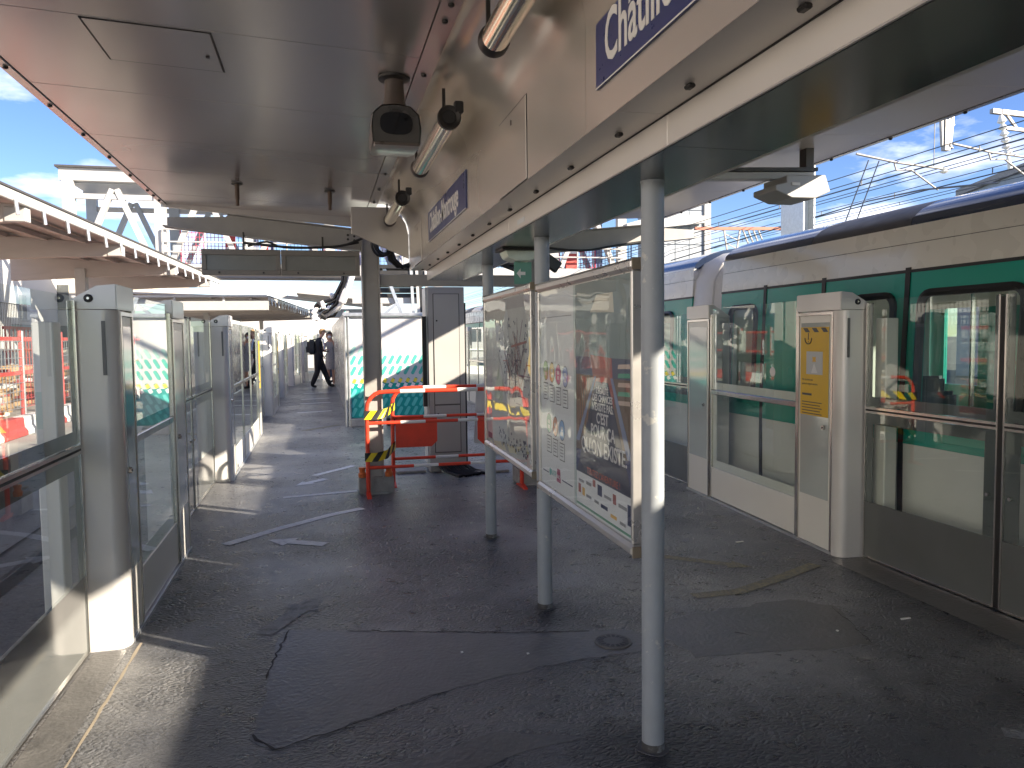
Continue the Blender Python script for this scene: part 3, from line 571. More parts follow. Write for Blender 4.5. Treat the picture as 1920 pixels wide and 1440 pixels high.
def board(p0, p1, z0, z1, label):
    # p0 far end, p1 near end; face looks towards -X; u runs from far to near
    a = Vector((*p0, 0)); b = Vector((*p1, 0)); L = (b-a).length; u = (b-a).normalized(); nrm = Vector((-abs(u.y), u.x*(1 if u.y < 0 else -1), 0)); nrm = u.cross(Vector((0, 0, 1))); nrm = nrm if nrm.x < 0 else -nrm
    t = thing('poster_board', ((a+b)/2).to_tuple(), label, 'notice board')
    def slab(name, u0, u1, za, zb, d0, d1, m, par=None, bevel=0.0):
        vs = [a+u*uu+nrm*dd+Vector((0, 0, zz_)) for zz_ in (za, zb) for uu, dd in ((u0, d0), (u1, d0), (u1, d1), (u0, d1))]
        return MB().add(vs, [(0, 1, 2, 3), (7, 6, 5, 4), (0, 4, 5, 1), (1, 5, 6, 2), (2, 6, 7, 3), (3, 7, 4, 0)]).build(name, m, par or t, bevel=bevel)
    slab('back_panel', 0.01, L-0.01, z0+0.01, z1-0.01, -0.02, 0.012, M['alu'])
    slab('top_rail', -0.012, L+0.012, z1-0.014, z1+0.03, -0.03, 0.034, M['alu'], bevel=0.012)
    slab('bottom_rail', -0.012, L+0.012, z0-0.03, z0+0.014, -0.03, 0.034, M['alu'], bevel=0.012)
    slab('side_rail', 0.0, 0.02, z0+0.015, z1-0.015, -0.024, 0.026, M['alu'], bevel=0.004)
    slab('side_rail', L-0.02, L, z0+0.015, z1-0.015, -0.024, 0.026, M['alu'], bevel=0.004)
    for uu in (-0.02, L+0.0125):
        for z in (z0-0.03, z1-0.012): slab('corner_cap', uu, uu+0.008, z, z+0.042, -0.028, 0.032, mat('brass_cap', (0.30, 0.25, 0.18), 0.45, metal=0.3))
    for uu in (0.1, L-0.1): slab('clamp', uu, uu+0.05, z1-0.2, z1-0.16, -0.05, -0.0205, M['alu'])
    bd = {'slab': slab, 'L': L, 't': t, 'u': u, 'n': nrm, 'a': a}
    bd['mx'] = lambda uu, z, d: frame_mx(a+u*uu+nrm*d+Vector((0, 0, z)), u, (0, 0, 1))
    def flat(name, pts, d, m, par=None, th=0.0006):
        n = len(pts); vs = [a+u*p[0]+nrm*(d-th)+Vector((0, 0, p[1])) for p in pts]+[a+u*p[0]+nrm*d+Vector((0, 0, p[1])) for p in pts]
        return MB().add(vs, [tuple(range(n)), tuple(range(n, 2*n))]+[(i, (i+1) % n, n+(i+1) % n, n+i) for i in range(n)]).build(name, m, par or t)
    bd['flat'] = flat
    return bd
b1 = board((1.152, 3.955), (1.128, 2.615), 0.715, 1.755, 'glossy double poster board nearest the camera, with coloured circles and a dark slogan poster')
S = b1['slab']; Fl = b1['flat']; L1 = b1['L']
zb, zt = 0.735, 1.735
S('white_poster', 0.022, 0.60, zb, zt, 0.0125, 0.0145, M['paper'])
S('mullion', 0.602, 0.632, zb, zt, 0.0125, 0.016, mat('mullion_mint', (0.45, 0.52, 0.49), 0.4))
S('slogan_poster', 0.634, L1-0.022, zb, zt, 0.0125, 0.0145, M['paper'])
S('cover_sheet', 0.022, L1-0.022, zb, zt, 0.0225, 0.0245, G['board'])
def pm(n, c): return mat('print_'+n, c, 0.5, var=0.04)
# left poster: coloured roundels over caption boxes
cols = [('green', (0.28, 0.42, 0.18)), ('amber', (0.66, 0.40, 0.10)), ('magenta', (0.50, 0.08, 0.22)), ('blue', (0.22, 0.27, 0.50)), ('deepgreen', (0.06, 0.28, 0.16)), ('salmon', (0.66, 0.30, 0.18)), ('sky', (0.18, 0.36, 0.60))]
for i, (nm, c) in enumerate(cols):
    r, k = (0, i) if i < 4 else (1, i-4)
    cu_, cz = 0.12+0.115*k+(0.055 if r else 0), (1.33 if r == 0 else 1.06)-0.006*k
    Fl('roundel', [(cu_+0.047*math.cos(2*PI*q/20), cz+0.052*math.sin(2*PI*q/20)) for q in range(20)], 0.0152, pm('ring', (0.10, 0.10, 0.10)))
    Fl('roundel', [(cu_+0.043*math.cos(2*PI*q/20), cz+0.048*math.sin(2*PI*q/20)) for q in range(20)], 0.0158, pm(nm, c))
    for q in range(4): Fl('roundel_mark', [(cu_-0.016+0.02*(q % 2), cz-0.026+0.026*(q//2)), (cu_-0.004+0.02*(q % 2), cz-0.026+0.026*(q//2)), (cu_-0.004+0.02*(q % 2), cz-0.008+0.026*(q//2)), (cu_-0.016+0.02*(q % 2), cz-0.008+0.026*(q//2))], 0.0163, pm('pale', (0.62, 0.62, 0.58)))
    for d, s in ((0.0152, 0.0), (0.0158, 0.005)):
        Fl('caption_box', [(cu_-0.042+s, cz-0.15+s), (cu_+0.042-s, cz-0.15+s), (cu_+0.042-s, cz-0.062-s), (cu_-0.042+s, cz-0.062-s)], d, M['dkgrey'] if s == 0 else M['paper'])
    for q in range(4): Fl('caption_line', [(cu_-0.028, cz-0.085-0.015*q), (cu_+0.026-0.006*(q % 2), cz-0.085-0.015*q), (cu_+0.026-0.006*(q % 2), cz-0.079-0.015*q), (cu_-0.028, cz-0.079-0.015*q)], 0.0163, pm('greyline', (0.25, 0.25, 0.25)))
for u0, u1 in ((0.05, 0.16), (0.40, 0.57)): Fl('rule', [(u0, 0.800), (u1, 0.800), (u1, 0.806), (u0, 0.806)], 0.0152, pm('navy', (0.03, 0.04, 0.10)))
Fl('rule', [(0.05, 1.60), (0.57, 1.60), (0.57, 1.604), (0.05, 1.604)], 0.0152, pm('greyline', (0.25, 0.25, 0.25)))
text('lettering', 'RATP', 0.04, b1['mx'](0.205, 0.80, 0.0152), pm('tealtext', (0.10, 0.36, 0.34)), b1['t'], ext=0.0003)
Fl('roundel', [(0.19+0.016*math.cos(2*PI*q/14), 0.812+0.02*math.sin(2*PI*q/14)) for q in range(14)], 0.0150, pm('tealtext', (0.10, 0.36, 0.34)))
Fl('logo_plate', [(0.305, 0.782), (0.375, 0.782), (0.368, 0.848), (0.318, 0.848)], 0.0152, pm('carmine', (0.36, 0.04, 0.10)))
text('lettering', 'SNCF', 0.027, b1['mx'](0.31, 0.80, 0.0158), M['paper'], b1['t'], ext=0.0003)
# right poster: dark street illustration with slogan
ua, ub = 0.634, L1-0.022; W1 = ub-ua
def R(x, z): return (ua+W1*x, zb+(zt-zb)*z)
Fl('print_field', [R(0, 0.16), R(1, 0.16), R(1, 1), R(0, 1)], 0.0150, pm('brown', (0.16, 0.115, 0.09)))
Fl('print_field', [R(0, 0.62), R(1, 0.62), R(1, 1), R(0, 1)], 0.0154, pm('sage_reflection', (0.20, 0.25, 0.24)))  # grey-green reflection over the poster top, put into the print colour
Fl('print_field', [R(0, 0.60), R(1, 0.60), R(1, 0.68), R(0, 0.68)], 0.0157, pm('slate', (0.09, 0.10, 0.15)))
Fl('print_field', [R(0.40, 0.50), R(0.72, 0.48), R(0.68, 0.68), R(0.30, 0.69)], 0.0159, pm('brick', (0.34, 0.10, 0.08)))
Fl('print_field', [R(0.42, 0.94), R(0.70, 0.94), R(0.72, 0.86), R(0.30, 0.87)], 0.0159, pm('cream', (0.55, 0.52, 0.42)))
Fl('print_field', [R(0.0, 0.16), R(1, 0.16), R(1, 0.30), R(0.0, 0.26)], 0.0157, pm('nightblue', (0.03, 0.04, 0.13)))
Fl('print_field', [R(0.02, 0.16), R(1.0, 0.16), R(0.62, 0.58), R(0.40, 0.58)], 0.0162, pm('charcoal', (0.045, 0.05, 0.085)))
for e in ([R(0.0, 0.30), R(0.07, 0.30), R(0.41, 0.60), R(0.38, 0.60)], [R(0.92, 0.30), R(1.0, 0.30), R(0.70, 0.60), R(0.66, 0.60)]): Fl('print_field', e, 0.0165, pm('kerbblue', (0.20, 0.24, 0.36)))
for q in range(5): Fl('print_field', [R(0.78, 0.50+0.035*q), R(0.97, 0.505+0.035*q), R(0.96, 0.522+0.035*q), R(0.79, 0.517+0.035*q)], 0.0163, pm('stripegreen' if q % 2 else 'stripepink', (0.10, 0.33, 0.22) if q % 2 else (0.52, 0.40, 0.33)))
for q in range(6): Fl('print_field', [R(0.03+0.05*q, 0.34), R(0.055+0.05*q, 0.34), R(0.05+0.045*q, 0.60), R(0.035+0.045*q, 0.60)], 0.0160, pm('rust', (0.26, 0.12, 0.06)))
for s, z, sz in (("L'ÉGALITÉ", 0.530, 0.036), ("DES CHANCES", 0.497, 0.040), ("N'EXISTE PAS.", 0.458, 0.046), ("C'EST", 0.405, 0.064), ("POUR ÇA", 0.345, 0.074), ("QU'ON EXISTE.", 0.268, 0.088)):
    p = R(0.52, z); text('lettering', s, sz, b1['mx'](p[0], p[1], 0.0170), pm('offwhite', (0.66, 0.64, 0.62)), b1['t'], align='CENTER', ext=0.0003, bold=0.0012, sx=0.92)
p = R(0.52, 0.170); text('lettering', "TENTEZ L'AVENTURE !", 0.040, b1['mx'](p[0], p[1], 0.0170), pm('vermilion', (0.50, 0.11, 0.06)), b1['t'], align='CENTER', ext=0.0003)
for i, (x, z, w_, h_, c) in enumerate(((0.05, 0.115, 0.10, 0.012, 'greyline'), (0.2, 0.118, 0.1, 0.014, 'greyline'), (0.33, 0.125, 0.05, 0.03, 'brick'), (0.42, 0.10, 0.08, 0.045, 'navy'), (0.54, 0.105, 0.12, 0.012, 'greyline'), (0.69, 0.10, 0.05, 0.04, 'brick'), (0.78, 0.10, 0.13, 0.014, 'greyline'), (0.92, 0.05, 0.07, 0.08, 'navy'), (0.04, 0.065, 0.05, 0.04, 'brick'), (0.12, 0.06, 0.05, 0.035, 'amber'), (0.2, 0.062, 0.1, 0.012, 'greyline'), (0.36, 0.06, 0.08, 0.012, 'greyline'), (0.48, 0.055, 0.12, 0.016, 'navy'), (0.65, 0.04, 0.1, 0.014, 'amber'), (0.8, 0.035, 0.09, 0.012, 'greyline'))):
    Fl('sponsor_mark', [R(x, z), R(x+w_, z), R(x+w_, z+h_), R(x, z+h_)], 0.0152, MATS['print_'+c])
Fl('print_field', [R(0, 0.008), R(1, 0.008), R(1, 0.018), R(0, 0.018)], 0.0153, pm('edgegreen', (0.12, 0.30, 0.20)))
# network map board
b2 = board((1.185, 5.485), (1.156, 4.105), 0.745, 1.775, 'weathered network map board between the middle and far posts')
S = b2['slab']; L2 = b2['L']; zb, zt = 0.765, 1.755
S('map_sheet', 0.022, L2-0.022, zb, zt, 0.0125, 0.0145, mat('map_paper', (0.52, 0.53, 0.51), 0.5, var=0.1, vs=4))
S('cover_sheet', 0.022, L2-0.022, zb, zt, 0.0225, 0.0245, glass('scratched_cover', (0.97, 0.975, 0.97), 0.8, wav=0.05))
Fl = b2['flat']
Fl('map_field', [(0.03, 0.80), (0.22, 0.80), (0.22, 1.30), (0.03, 1.30)], 0.0152, pm('lilac', (0.50, 0.46, 0.50)))
Fl('map_field', [(0.06, 0.79), (0.2, 0.79), (0.2, 0.83), (0.06, 0.83)], 0.0156, pm('plum', (0.12, 0.04, 0.12)))
Fl('map_field', [(0.30, 1.10), (0.55, 1.06), (0.60, 1.2), (0.42, 1.30)], 0.0152, pm('palegreen', (0.46, 0.52, 0.40)))
Fl('map_field', [(0.03, 1.68), (L2-0.03, 1.68), (L2-0.03, 1.75), (0.03, 1.75)], 0.0152, pm('headergrey', (0.40, 0.38, 0.39)))
for i in range(64):
    c = random.choice([('greyline', 0), ('brick', 0), ('navy', 0), ('greyline', 0), ('plum', 0)])[0]
    x, z = 0.85+random.uniform(-0.22, 0.25), 1.23+random.uniform(-0.13, 0.16); a_ = random.choice([0, 45, 90, 135, 60, 120])*PI/180; ln = random.uniform(0.08, 0.36)
    pts = [(x, z)]
    for q in range(3): x += math.cos(a_)*ln/3*1.1; z += math.sin(a_)*ln/3; a_ += random.choice([-0.8, 0, 0, 0.8]); pts.append((min(max(x, 0.26), L2-0.05), min(max(z, 0.95), 1.62)))
    for p, q in zip(pts[:-1], pts[1:]):
        d = Vector((q[0]-p[0], q[1]-p[1])); d = d.normalized() if d.length > 1e-5 else Vector((1, 0)); nn = Vector((-d.y, d.x))*random.choice((0.0026, 0.0036))
        Fl('map_line', [(p[0]+nn.x, p[1]+nn.y), (q[0]+nn.x, q[1]+nn.y), (q[0]-nn.x, q[1]-nn.y), (p[0]-nn.x, p[1]-nn.y)], 0.0156+0.00004*i, MATS['print_'+c])
for i in range(130):
    x, z = random.uniform(0.45, L2-0.08), random.choice([random.uniform(1.15, 1.62), random.uniform(0.80, 0.90)]); s = random.uniform(0.004, 0.010)
    Fl('map_mark', [(x-s*1.6, z-s), (x+s*1.6, z-s), (x+s*1.6, z+s), (x-s*1.6, z+s)], 0.0172, MATS['print_navy' if i % 3 else 'print_greyline'])
Fl('map_line', [(0.85, 1.44), (1.25, 1.47), (1.25, 1.484), (0.85, 1.454)], 0.0173, MATS['print_brick'])
# ================================================================== PLATFORM SCREEN DOORS
def psd_unit(s, x, y0, L, label, rot=0.0, a=0.40, b=0.45, panes=1, sticker=False, near=True):
    """fixed screen unit; x = door plane, s = -1 left edge, +1 right edge; starts at y0 and runs L metres away"""
    t = thing('screen_door_unit', (x, y0, 0), label, 'platform screen', 'fixed platform screen units')
    V = lambda v: x+s*v
    def bx(name, v0, v1, u0, u1, z0, z1, m, par=None, bevel=0.0, seg=1):
        p, q = sorted((V(v0), V(v1))); return B(p, q, y0+u0, y0+u1, z0, z1).build(name, m, par or t, bevel=bevel, seg=seg)
    # rounded pillar
    fp = [(V(0.03), y0), (V(-0.10), y0)]+[(V(-0.10-0.07*math.sin(q*PI/12)), y0+0.07-0.07*math.cos(q*PI/12)) for q in range(1, 7)]+[(V(-0.17), y0+0.085), (V(-0.150), y0+0.086), (V(-0.150), y0+a), (V(0.03), y0+a)]
    pl = MB().prism(fp, 'z', 0.0, 1.657).build('pillar', M['psd'], t, smooth=True, ang=40)
    cp = [(V(0.035), 1.660), (V(0.035), 1.700), (V(-0.09), 1.772), (V(-0.178), 1.780), (V(-0.178), 1.660)]
    c = MB().prism(cp, 'y', y0-0.004, y0+a+0.004).build('cap', M['psd'], t, bevel=0.005, seg=2)
    lathe([(0.020, 0), (0.020, 0.006), (0.012, 0.008)], (V(-0.055), y0-0.003, 1.712), (0, -1, 0), 14).build('lens', M['black'], c)
    lathe([(0.007, 0.0), (0.006, 0.003)], (V(-0.055), y0-0.0105, 1.712), (0, -1, 0), 10).build('lens_glint', M['chrome'], c)
    bx('slot', -0.105, -0.122, -0.002, 0.004, 1.345, 1.605, mat('slot_grey', (0.12, 0.125, 0.13), 0.3))
    # service door in the pillar
    def fdoor(u0, u1, z1, glz):
        f = 0.018; d0, d1 = -0.172, -0.1505
        bx('door_frame', d0, d1, u0, u0+f, 0.02, z1, M['chrome']); bx('door_frame', d0, d1, u1-f, u1, 0.02, z1, M['chrome'])
        bx('door_frame', d0, d1, u0+f, u1-f, z1-f, z1, M['chrome'])
        bx('service_door', -0.166, -0.1505, u0+f+0.003, u1-f-0.003, 0.02, z1-f-0.003, M['psdlt'], bevel=0.002)
        bx('insert_panel', -0.1685, -0.1662, u0+f+0.025, u1-f-0.025, 0.36, z1-0.07, glz)
        lk = lathe([(0.017, 0), (0.015, 0.014)], (V(-0.169), y0+(u0+u1)/2-0.0+(u1-u0)*0.28*(-1), 0.86), (-s, 0, 0), 12).build('lock', M['chrome'], t)
        lathe([(0.007, 0.014), (0.006, 0.016)], (V(-0.169), y0+(u0+u1)/2-(u1-u0)*0.28, 0.86), (-s, 0, 0), 8).build('keyhole', M['black'], lk)
    insert = mat('grey_glass_insert', (0.42, 0.46, 0.44), 0.07, var=0.04, coat=0.6)
    fdoor(0.088, a-0.004, 1.650, insert)
    # fixed glazed panels
    u0, u1 = a+0.006, L-b-0.006; n = panes; w_ = (u1-u0)/n; d0, d1 = -0.158, -0.128
    for k in range(n):
        p, q = u0+k*w_+0.003, u0+(k+1)*w_-0.003
        bx('mullion', d0-0.006, d1, p, p+0.022, 0.02, 1.69, M['chrome'], bevel=0.002); bx('mullion', d0-0.006, d1, q-0.022, q, 0.02, 1.69, M['chrome'], bevel=0.002)
        p += 0.023; q -= 0.023
        bx('upper_pane', d0+0.006, d0+0.016, p, q, 1.012, 1.745, G['psd'])
        for e in ((p, p+0.03), (q-0.05, q)): bx('frit_border', d0+0.0165, d0+0.0205, e[0], e[1], 1.012, 1.70, M['psdlt'])
        bx('frit_border', d0+0.0165, d0+0.0205, p+0.03, q-0.05, 1.012, 1.075, M['psdlt'])
        r = bx('middle_rail', d0-0.004, d1, p, q, 0.968, 1.010, M['chrome'], bevel=0.004)
        bx('keyhole', d0-0.0048, d0-0.004, q-0.14, q-0.13, 0.98, 0.998, M['black'], r)
        bx('lower_pane', d0+0.006, d0+0.016, p, q, 0.30, 0.966, G['psd'])
        for e in ((p, p+0.03), (q-0.07, q)): bx('frit_border', d0+0.0165, d0+0.0205, e[0], e[1], 0.30, 0.966, M['psdlt'])
        bx('frit_border', d0+0.0165, d0+0.0205, p+0.03, q-0.07, 0.30, 0.37, M['psdlt'])
        bx('kick_panel', d0, d1, p, q, 0.025, 0.298, M['psdlt'], bevel=0.003)
    bx('sill', -0.176, 0.03, 0.09, L, 0.0, 0.018, M['galv'])
    # end cabinet
    e0 = L-b
    bx('end_post', -0.150, 0.03, e0, L, 0.019, 1.657, M['psd'])
    cp2 = [(V(0.035), 1.660), (V(0.035), 1.675), (V(-0.12), 1.775), (V(-0.176), 1.780), (V(-0.176), 1.660)]
    MB().prism(cp2, 'y', y0+e0-0.004, y0+L+0.004).build('cap', M['psd'], t, bevel=0.005, seg=2)
    fdoor(e0+0.004, L-0.004, 1.650, insert)
    bx('rear_post', 0.06, 0.15, -0.14, -0.03, 0.0, 1.60, M['psdlt'], bevel=0.006)
    if sticker:
        st = bx('warning_sticker', -0.1702, -0.1687, 0.135, a-0.045, 0.93, 1.55, M['stick'])
        u = lambda k: a-0.045-(a-0.18)*k
        for k in range(3): MB().prism([(y0+u(0.08+0.32*k), 1.545), (y0+u(0.24+0.32*k), 1.545), (y0+u(0.34+0.32*k), 1.515), (y0+u(0.18+0.32*k), 1.515)], 'x', V(-0.1712), V(-0.1703)).build('hazard_mark', M['dkgrey'], st)
        MB().tube([(V(-0.1708), y0+u(0.28)+0.042*math.cos(q*PI/10), 1.475+0.042*math.sin(q*PI/10)) for q in range(10, 21)], 0.0045, 5).build('hazard_ring', M['dkgrey'], st)
        bx('hazard_bar', -0.1712, -0.1703, u(0.28)-0.005, u(0.28)+0.005, 1.462, 1.51, M['dkgrey'], st); bx('hazard_dot', -0.1712, -0.1703, u(0.28)-0.005, u(0.28)+0.005, 1.443, 1.452, M['dkgrey'], st)
        bx('picture', -0.1712, -0.1703, u(0.80), u(0.22), 1.22, 1.38, pm('picgrey', (0.50, 0.52, 0.52)), st)
        MB().prism([(y0+u(0.62), 1.23), (y0+u(0.40), 1.23), (y0+u(0.5), 1.30)], 'x', V(-0.1718), V(-0.1713)).build('picture_figure', M['paper'], st)
        MB().prism([(y0+u(0.5)+0.03*math.cos(q*PI/4)*(1 if q % 2 else 0.6), 1.325+0.026*math.sin(q*PI/4)*(1 if q % 2 else 0.6)) for q in range(8)], 'x', V(-0.1718), V(-0.1713)).build('picture_flash', pm('flash', (0.75, 0.45, 0.08)), st)
        for s_, z_, h_ in (('Ne montez pas', 1.175, 0.022), ('après le signal sonore.', 1.145, 0.022)):
            text('lettering', s_, h_, frame_mx((V(-0.1706), y0+u(0.06), z_), (0, -1 if s > 0 else 1, 0), (0, 0, 1)), M['dkgrey'], st, ext=0.0003)
        for q in range(5): bx('caption_line', -0.1712, -0.1703, u(0.78-0.06*(q % 2)), u(0.07), 1.02-0.02*q, 1.026-0.02*q, M['dkgrey'], st)
        bx('caption_line', -0.1712, -0.1703, u(0.42), u(0.07), 1.07, 1.085, M['dkgrey'], st)
    t.rotation_euler.z = rot
    return t
def psd_leaf(s, x, y0, y1, label, lead, rot=0.0):
    """sliding leaf between y0 and y1; lead = end (0 near, 1 far) where the two leaves meet"""
    t = thing('screen_door_leaf', (x, y0, 0), label, 'platform door', 'sliding platform door leaves')
    V = lambda v: x+s*v
    def bx(name, v0, v1, u0, u1, z0, z1, m, par=None, bevel=0.0):
        p, q = sorted((V(v0), V(v1))); return B(p, q, u0, u1, z0, z1).build(name, m, par or t, bevel=bevel)
    g = 0.016
    p, q = y0+(g if lead == 0 else 0.004), y1-(g if lead == 1 else 0.004)
    bx('edge_trim', 0.0, 0.034, p, p+0.010, 0.012, 1.70, M['chrome']); bx('edge_trim', 0.0, 0.034, q-0.010, q, 0.012, 1.70, M['chrome'])
    e = p if lead == 0 else q
    bx('rubber_seal', 0.004, 0.03, e-0.0005 if lead == 1 else e-0.0155, e+0.0155 if lead == 1 else e+0.0005, 0.012, 1.69, M['black'])
    p += 0.0105; q -= 0.0105; ww = 0.085; l0 = ww if lead == 0 else 0.05; l1 = ww if lead == 1 else 0.05
    bx('upper_pane', 0.006, 0.016, p, q, 1.022, 1.72, G['psd'])
    bx('lower_pane', 0.006, 0.016, p, q, 0.385, 0.975, G['psd'])
    F = M['frit']
    bx('frit_border', 0.0165, 0.021, p, q, 1.022, 1.085, F)
    bx('frit_border', 0.0165, 0.021, p, p+0.035, 1.085, 1.70, F); bx('frit_border', 0.0165, 0.021, q-0.035, q, 1.085, 1.70, F)
    bx('frit_border', 0.0165, 0.021, p, q, 0.905, 0.975, F)
    bx('frit_border', 0.0165, 0.021, p, p+l0, 0.385, 0.9045, F); bx('frit_border', 0.0165, 0.021, q-l1, q, 0.385, 0.9045, F)
    bx('lower_panel', 0.006, 0.022, p, q, 0.02, 0.384, F)
    bx('rail', -0.004, 0.03, p, q, 1.004, 1.020, M['chrome']); bx('rail', -0.004, 0.03, p, q, 0.978, 0.992, M['chrome']); bx('rail_gap', 0.004, 0.026, p, q, 0.9925, 1.0035, M['black'])
    bx('sill', -0.004, 0.034, p, q, 0.006, 0.0195, M['chrome'])
    lathe([(0.012, 0), (0.010, 0.01)], (V(0.004), (p+0.045) if lead == 0 else q-0.045, 0.62), (-s, 0, 0), 10).build('lock', M['chrome'], t)
    t.rotation_euler.z = rot
    return t
XL, XR = -1.115, 3.50
psd_leaf(-1, XL, 1.66, 2.84, 'dark framed glass platform door leaf at the bottom left corner', 1)
psd_leaf(-1, XL, 2.84, 4.03, 'dark framed glass platform door leaf beside the nearest left pillar', 0)
psd_unit(-1, XL, 4.04, 1.87, 'nearest left screen unit, half sunlit grey pillar in front', a=0.34, b=0.42)
psd_leaf(-1, XL, 5.92, 7.28, 'platform door leaf just past the nearest left screen unit', 1)
psd_leaf(-1, XL, 7.28, 8.63, 'platform door leaf against the second left pillar', 0)
psd_unit(-1, XL, 8.64, 4.4, 'second left screen unit, long with three glass panels', panes=3, a=0.4)
psd_leaf(-1, XL, 13.05, 14.6, 'platform door leaf just past the long second left screen unit', 1)
psd_leaf(-1, XL, 14.6, 16.1, 'platform door leaf against the third left pillar', 0)
psd_unit(-1, XL, 16.1, 2.5, 'third left screen unit, white sunlit pillar with a shadow band', sticker=False)
psd_leaf(-1, XL, 18.6, 19.9, 'platform door leaf just past the third left screen unit', 1)
psd_leaf(-1, XL, 19.9, 21.2, 'platform door leaf against the fourth left pillar', 0)
psd_unit(-1, XL, 21.2, 2.5, 'fourth left screen unit, white pillar beside the walking man', sticker=False)
psd_leaf(-1, XL, 23.7, 25.2, 'platform door leaf far left behind the walking man', 1)
psd_unit(-1, -1.02, 26.3, 2.0, 'fifth left screen unit, grey pillar touching the man with the backpack', rot=-0.10)
psd_unit(-1, -0.75, 28.6, 2.0, 'sixth left screen unit, seen behind the man with the backpack', rot=-0.35)
psd_unit(-1, -0.05, 30.6, 2.0, 'last left screen unit, seen behind the woman', rot=-0.55)
for (x, y, lab) in ((XL-0.0, 9.15, 'first'), ):
    pass
for y, n_ in ((12.62, 'second'), (18.15, 'third'), (23.2, 'fourth')):
    tag(B(XL+0.1695, XL+0.1712, y+0.13, y+0.33, 0.75, 1.5).build('warning_strip', M['stick']), 'yellow warning strip on the end post of the %s left screen unit' % n_, 'sticker', 'yellow strips on left screens')
psd_leaf(1, XR, 2.24, 3.325, 'grey platform door leaf at the right edge, past the black centre gap', 1)
psd_leaf(1, XR, 3.325, 4.38, 'grey platform door leaf right of the sticker pillar, lower train side behind it', 0)
psd_unit(1, XR, 4.39, 2.46, 'right screen unit with a yellow warning sticker on its pillar', rot=-0.055, a=0.52, b=0.48, sticker=True)
psd_leaf(1, 3.56, 6.92, 8.25, 'platform door leaf left of the right screen unit', 1)
psd_leaf(1, 3.56, 8.25, 9.6, 'platform door leaf seen behind the near post', 0)
psd_unit(1, 3.56, 9.65, 4.2, 'distant right screen unit behind the poster boards', panes=2)
psd_leaf(1, 3.58, 13.9, 15.4, 'distant right platform door leaf beside the cabinet', 1)
psd_unit(1, 3.58, 15.45, 3.0, 'right screen unit seen just past the grey cabinet', panes=2)
psd_leaf(1, 3.60, 18.5, 20.0, 'farther right platform door leaf past the grey cabinet', 1, rot=-0.01)
psd_unit(1, 3.62, 20.1, 3.6, 'farthest right screen unit, seen past the grey cabinet', rot=-0.02, panes=2)
tag(lathe([(0.036, 0), (0.036, 0.0015)], (3.50-0.18, 5.17, 1.22), (-1, 0, 0), 18).build('round_sticker', M['paper']), 'round white sticker on the glass left of the yellow warning sticker', 'sticker')

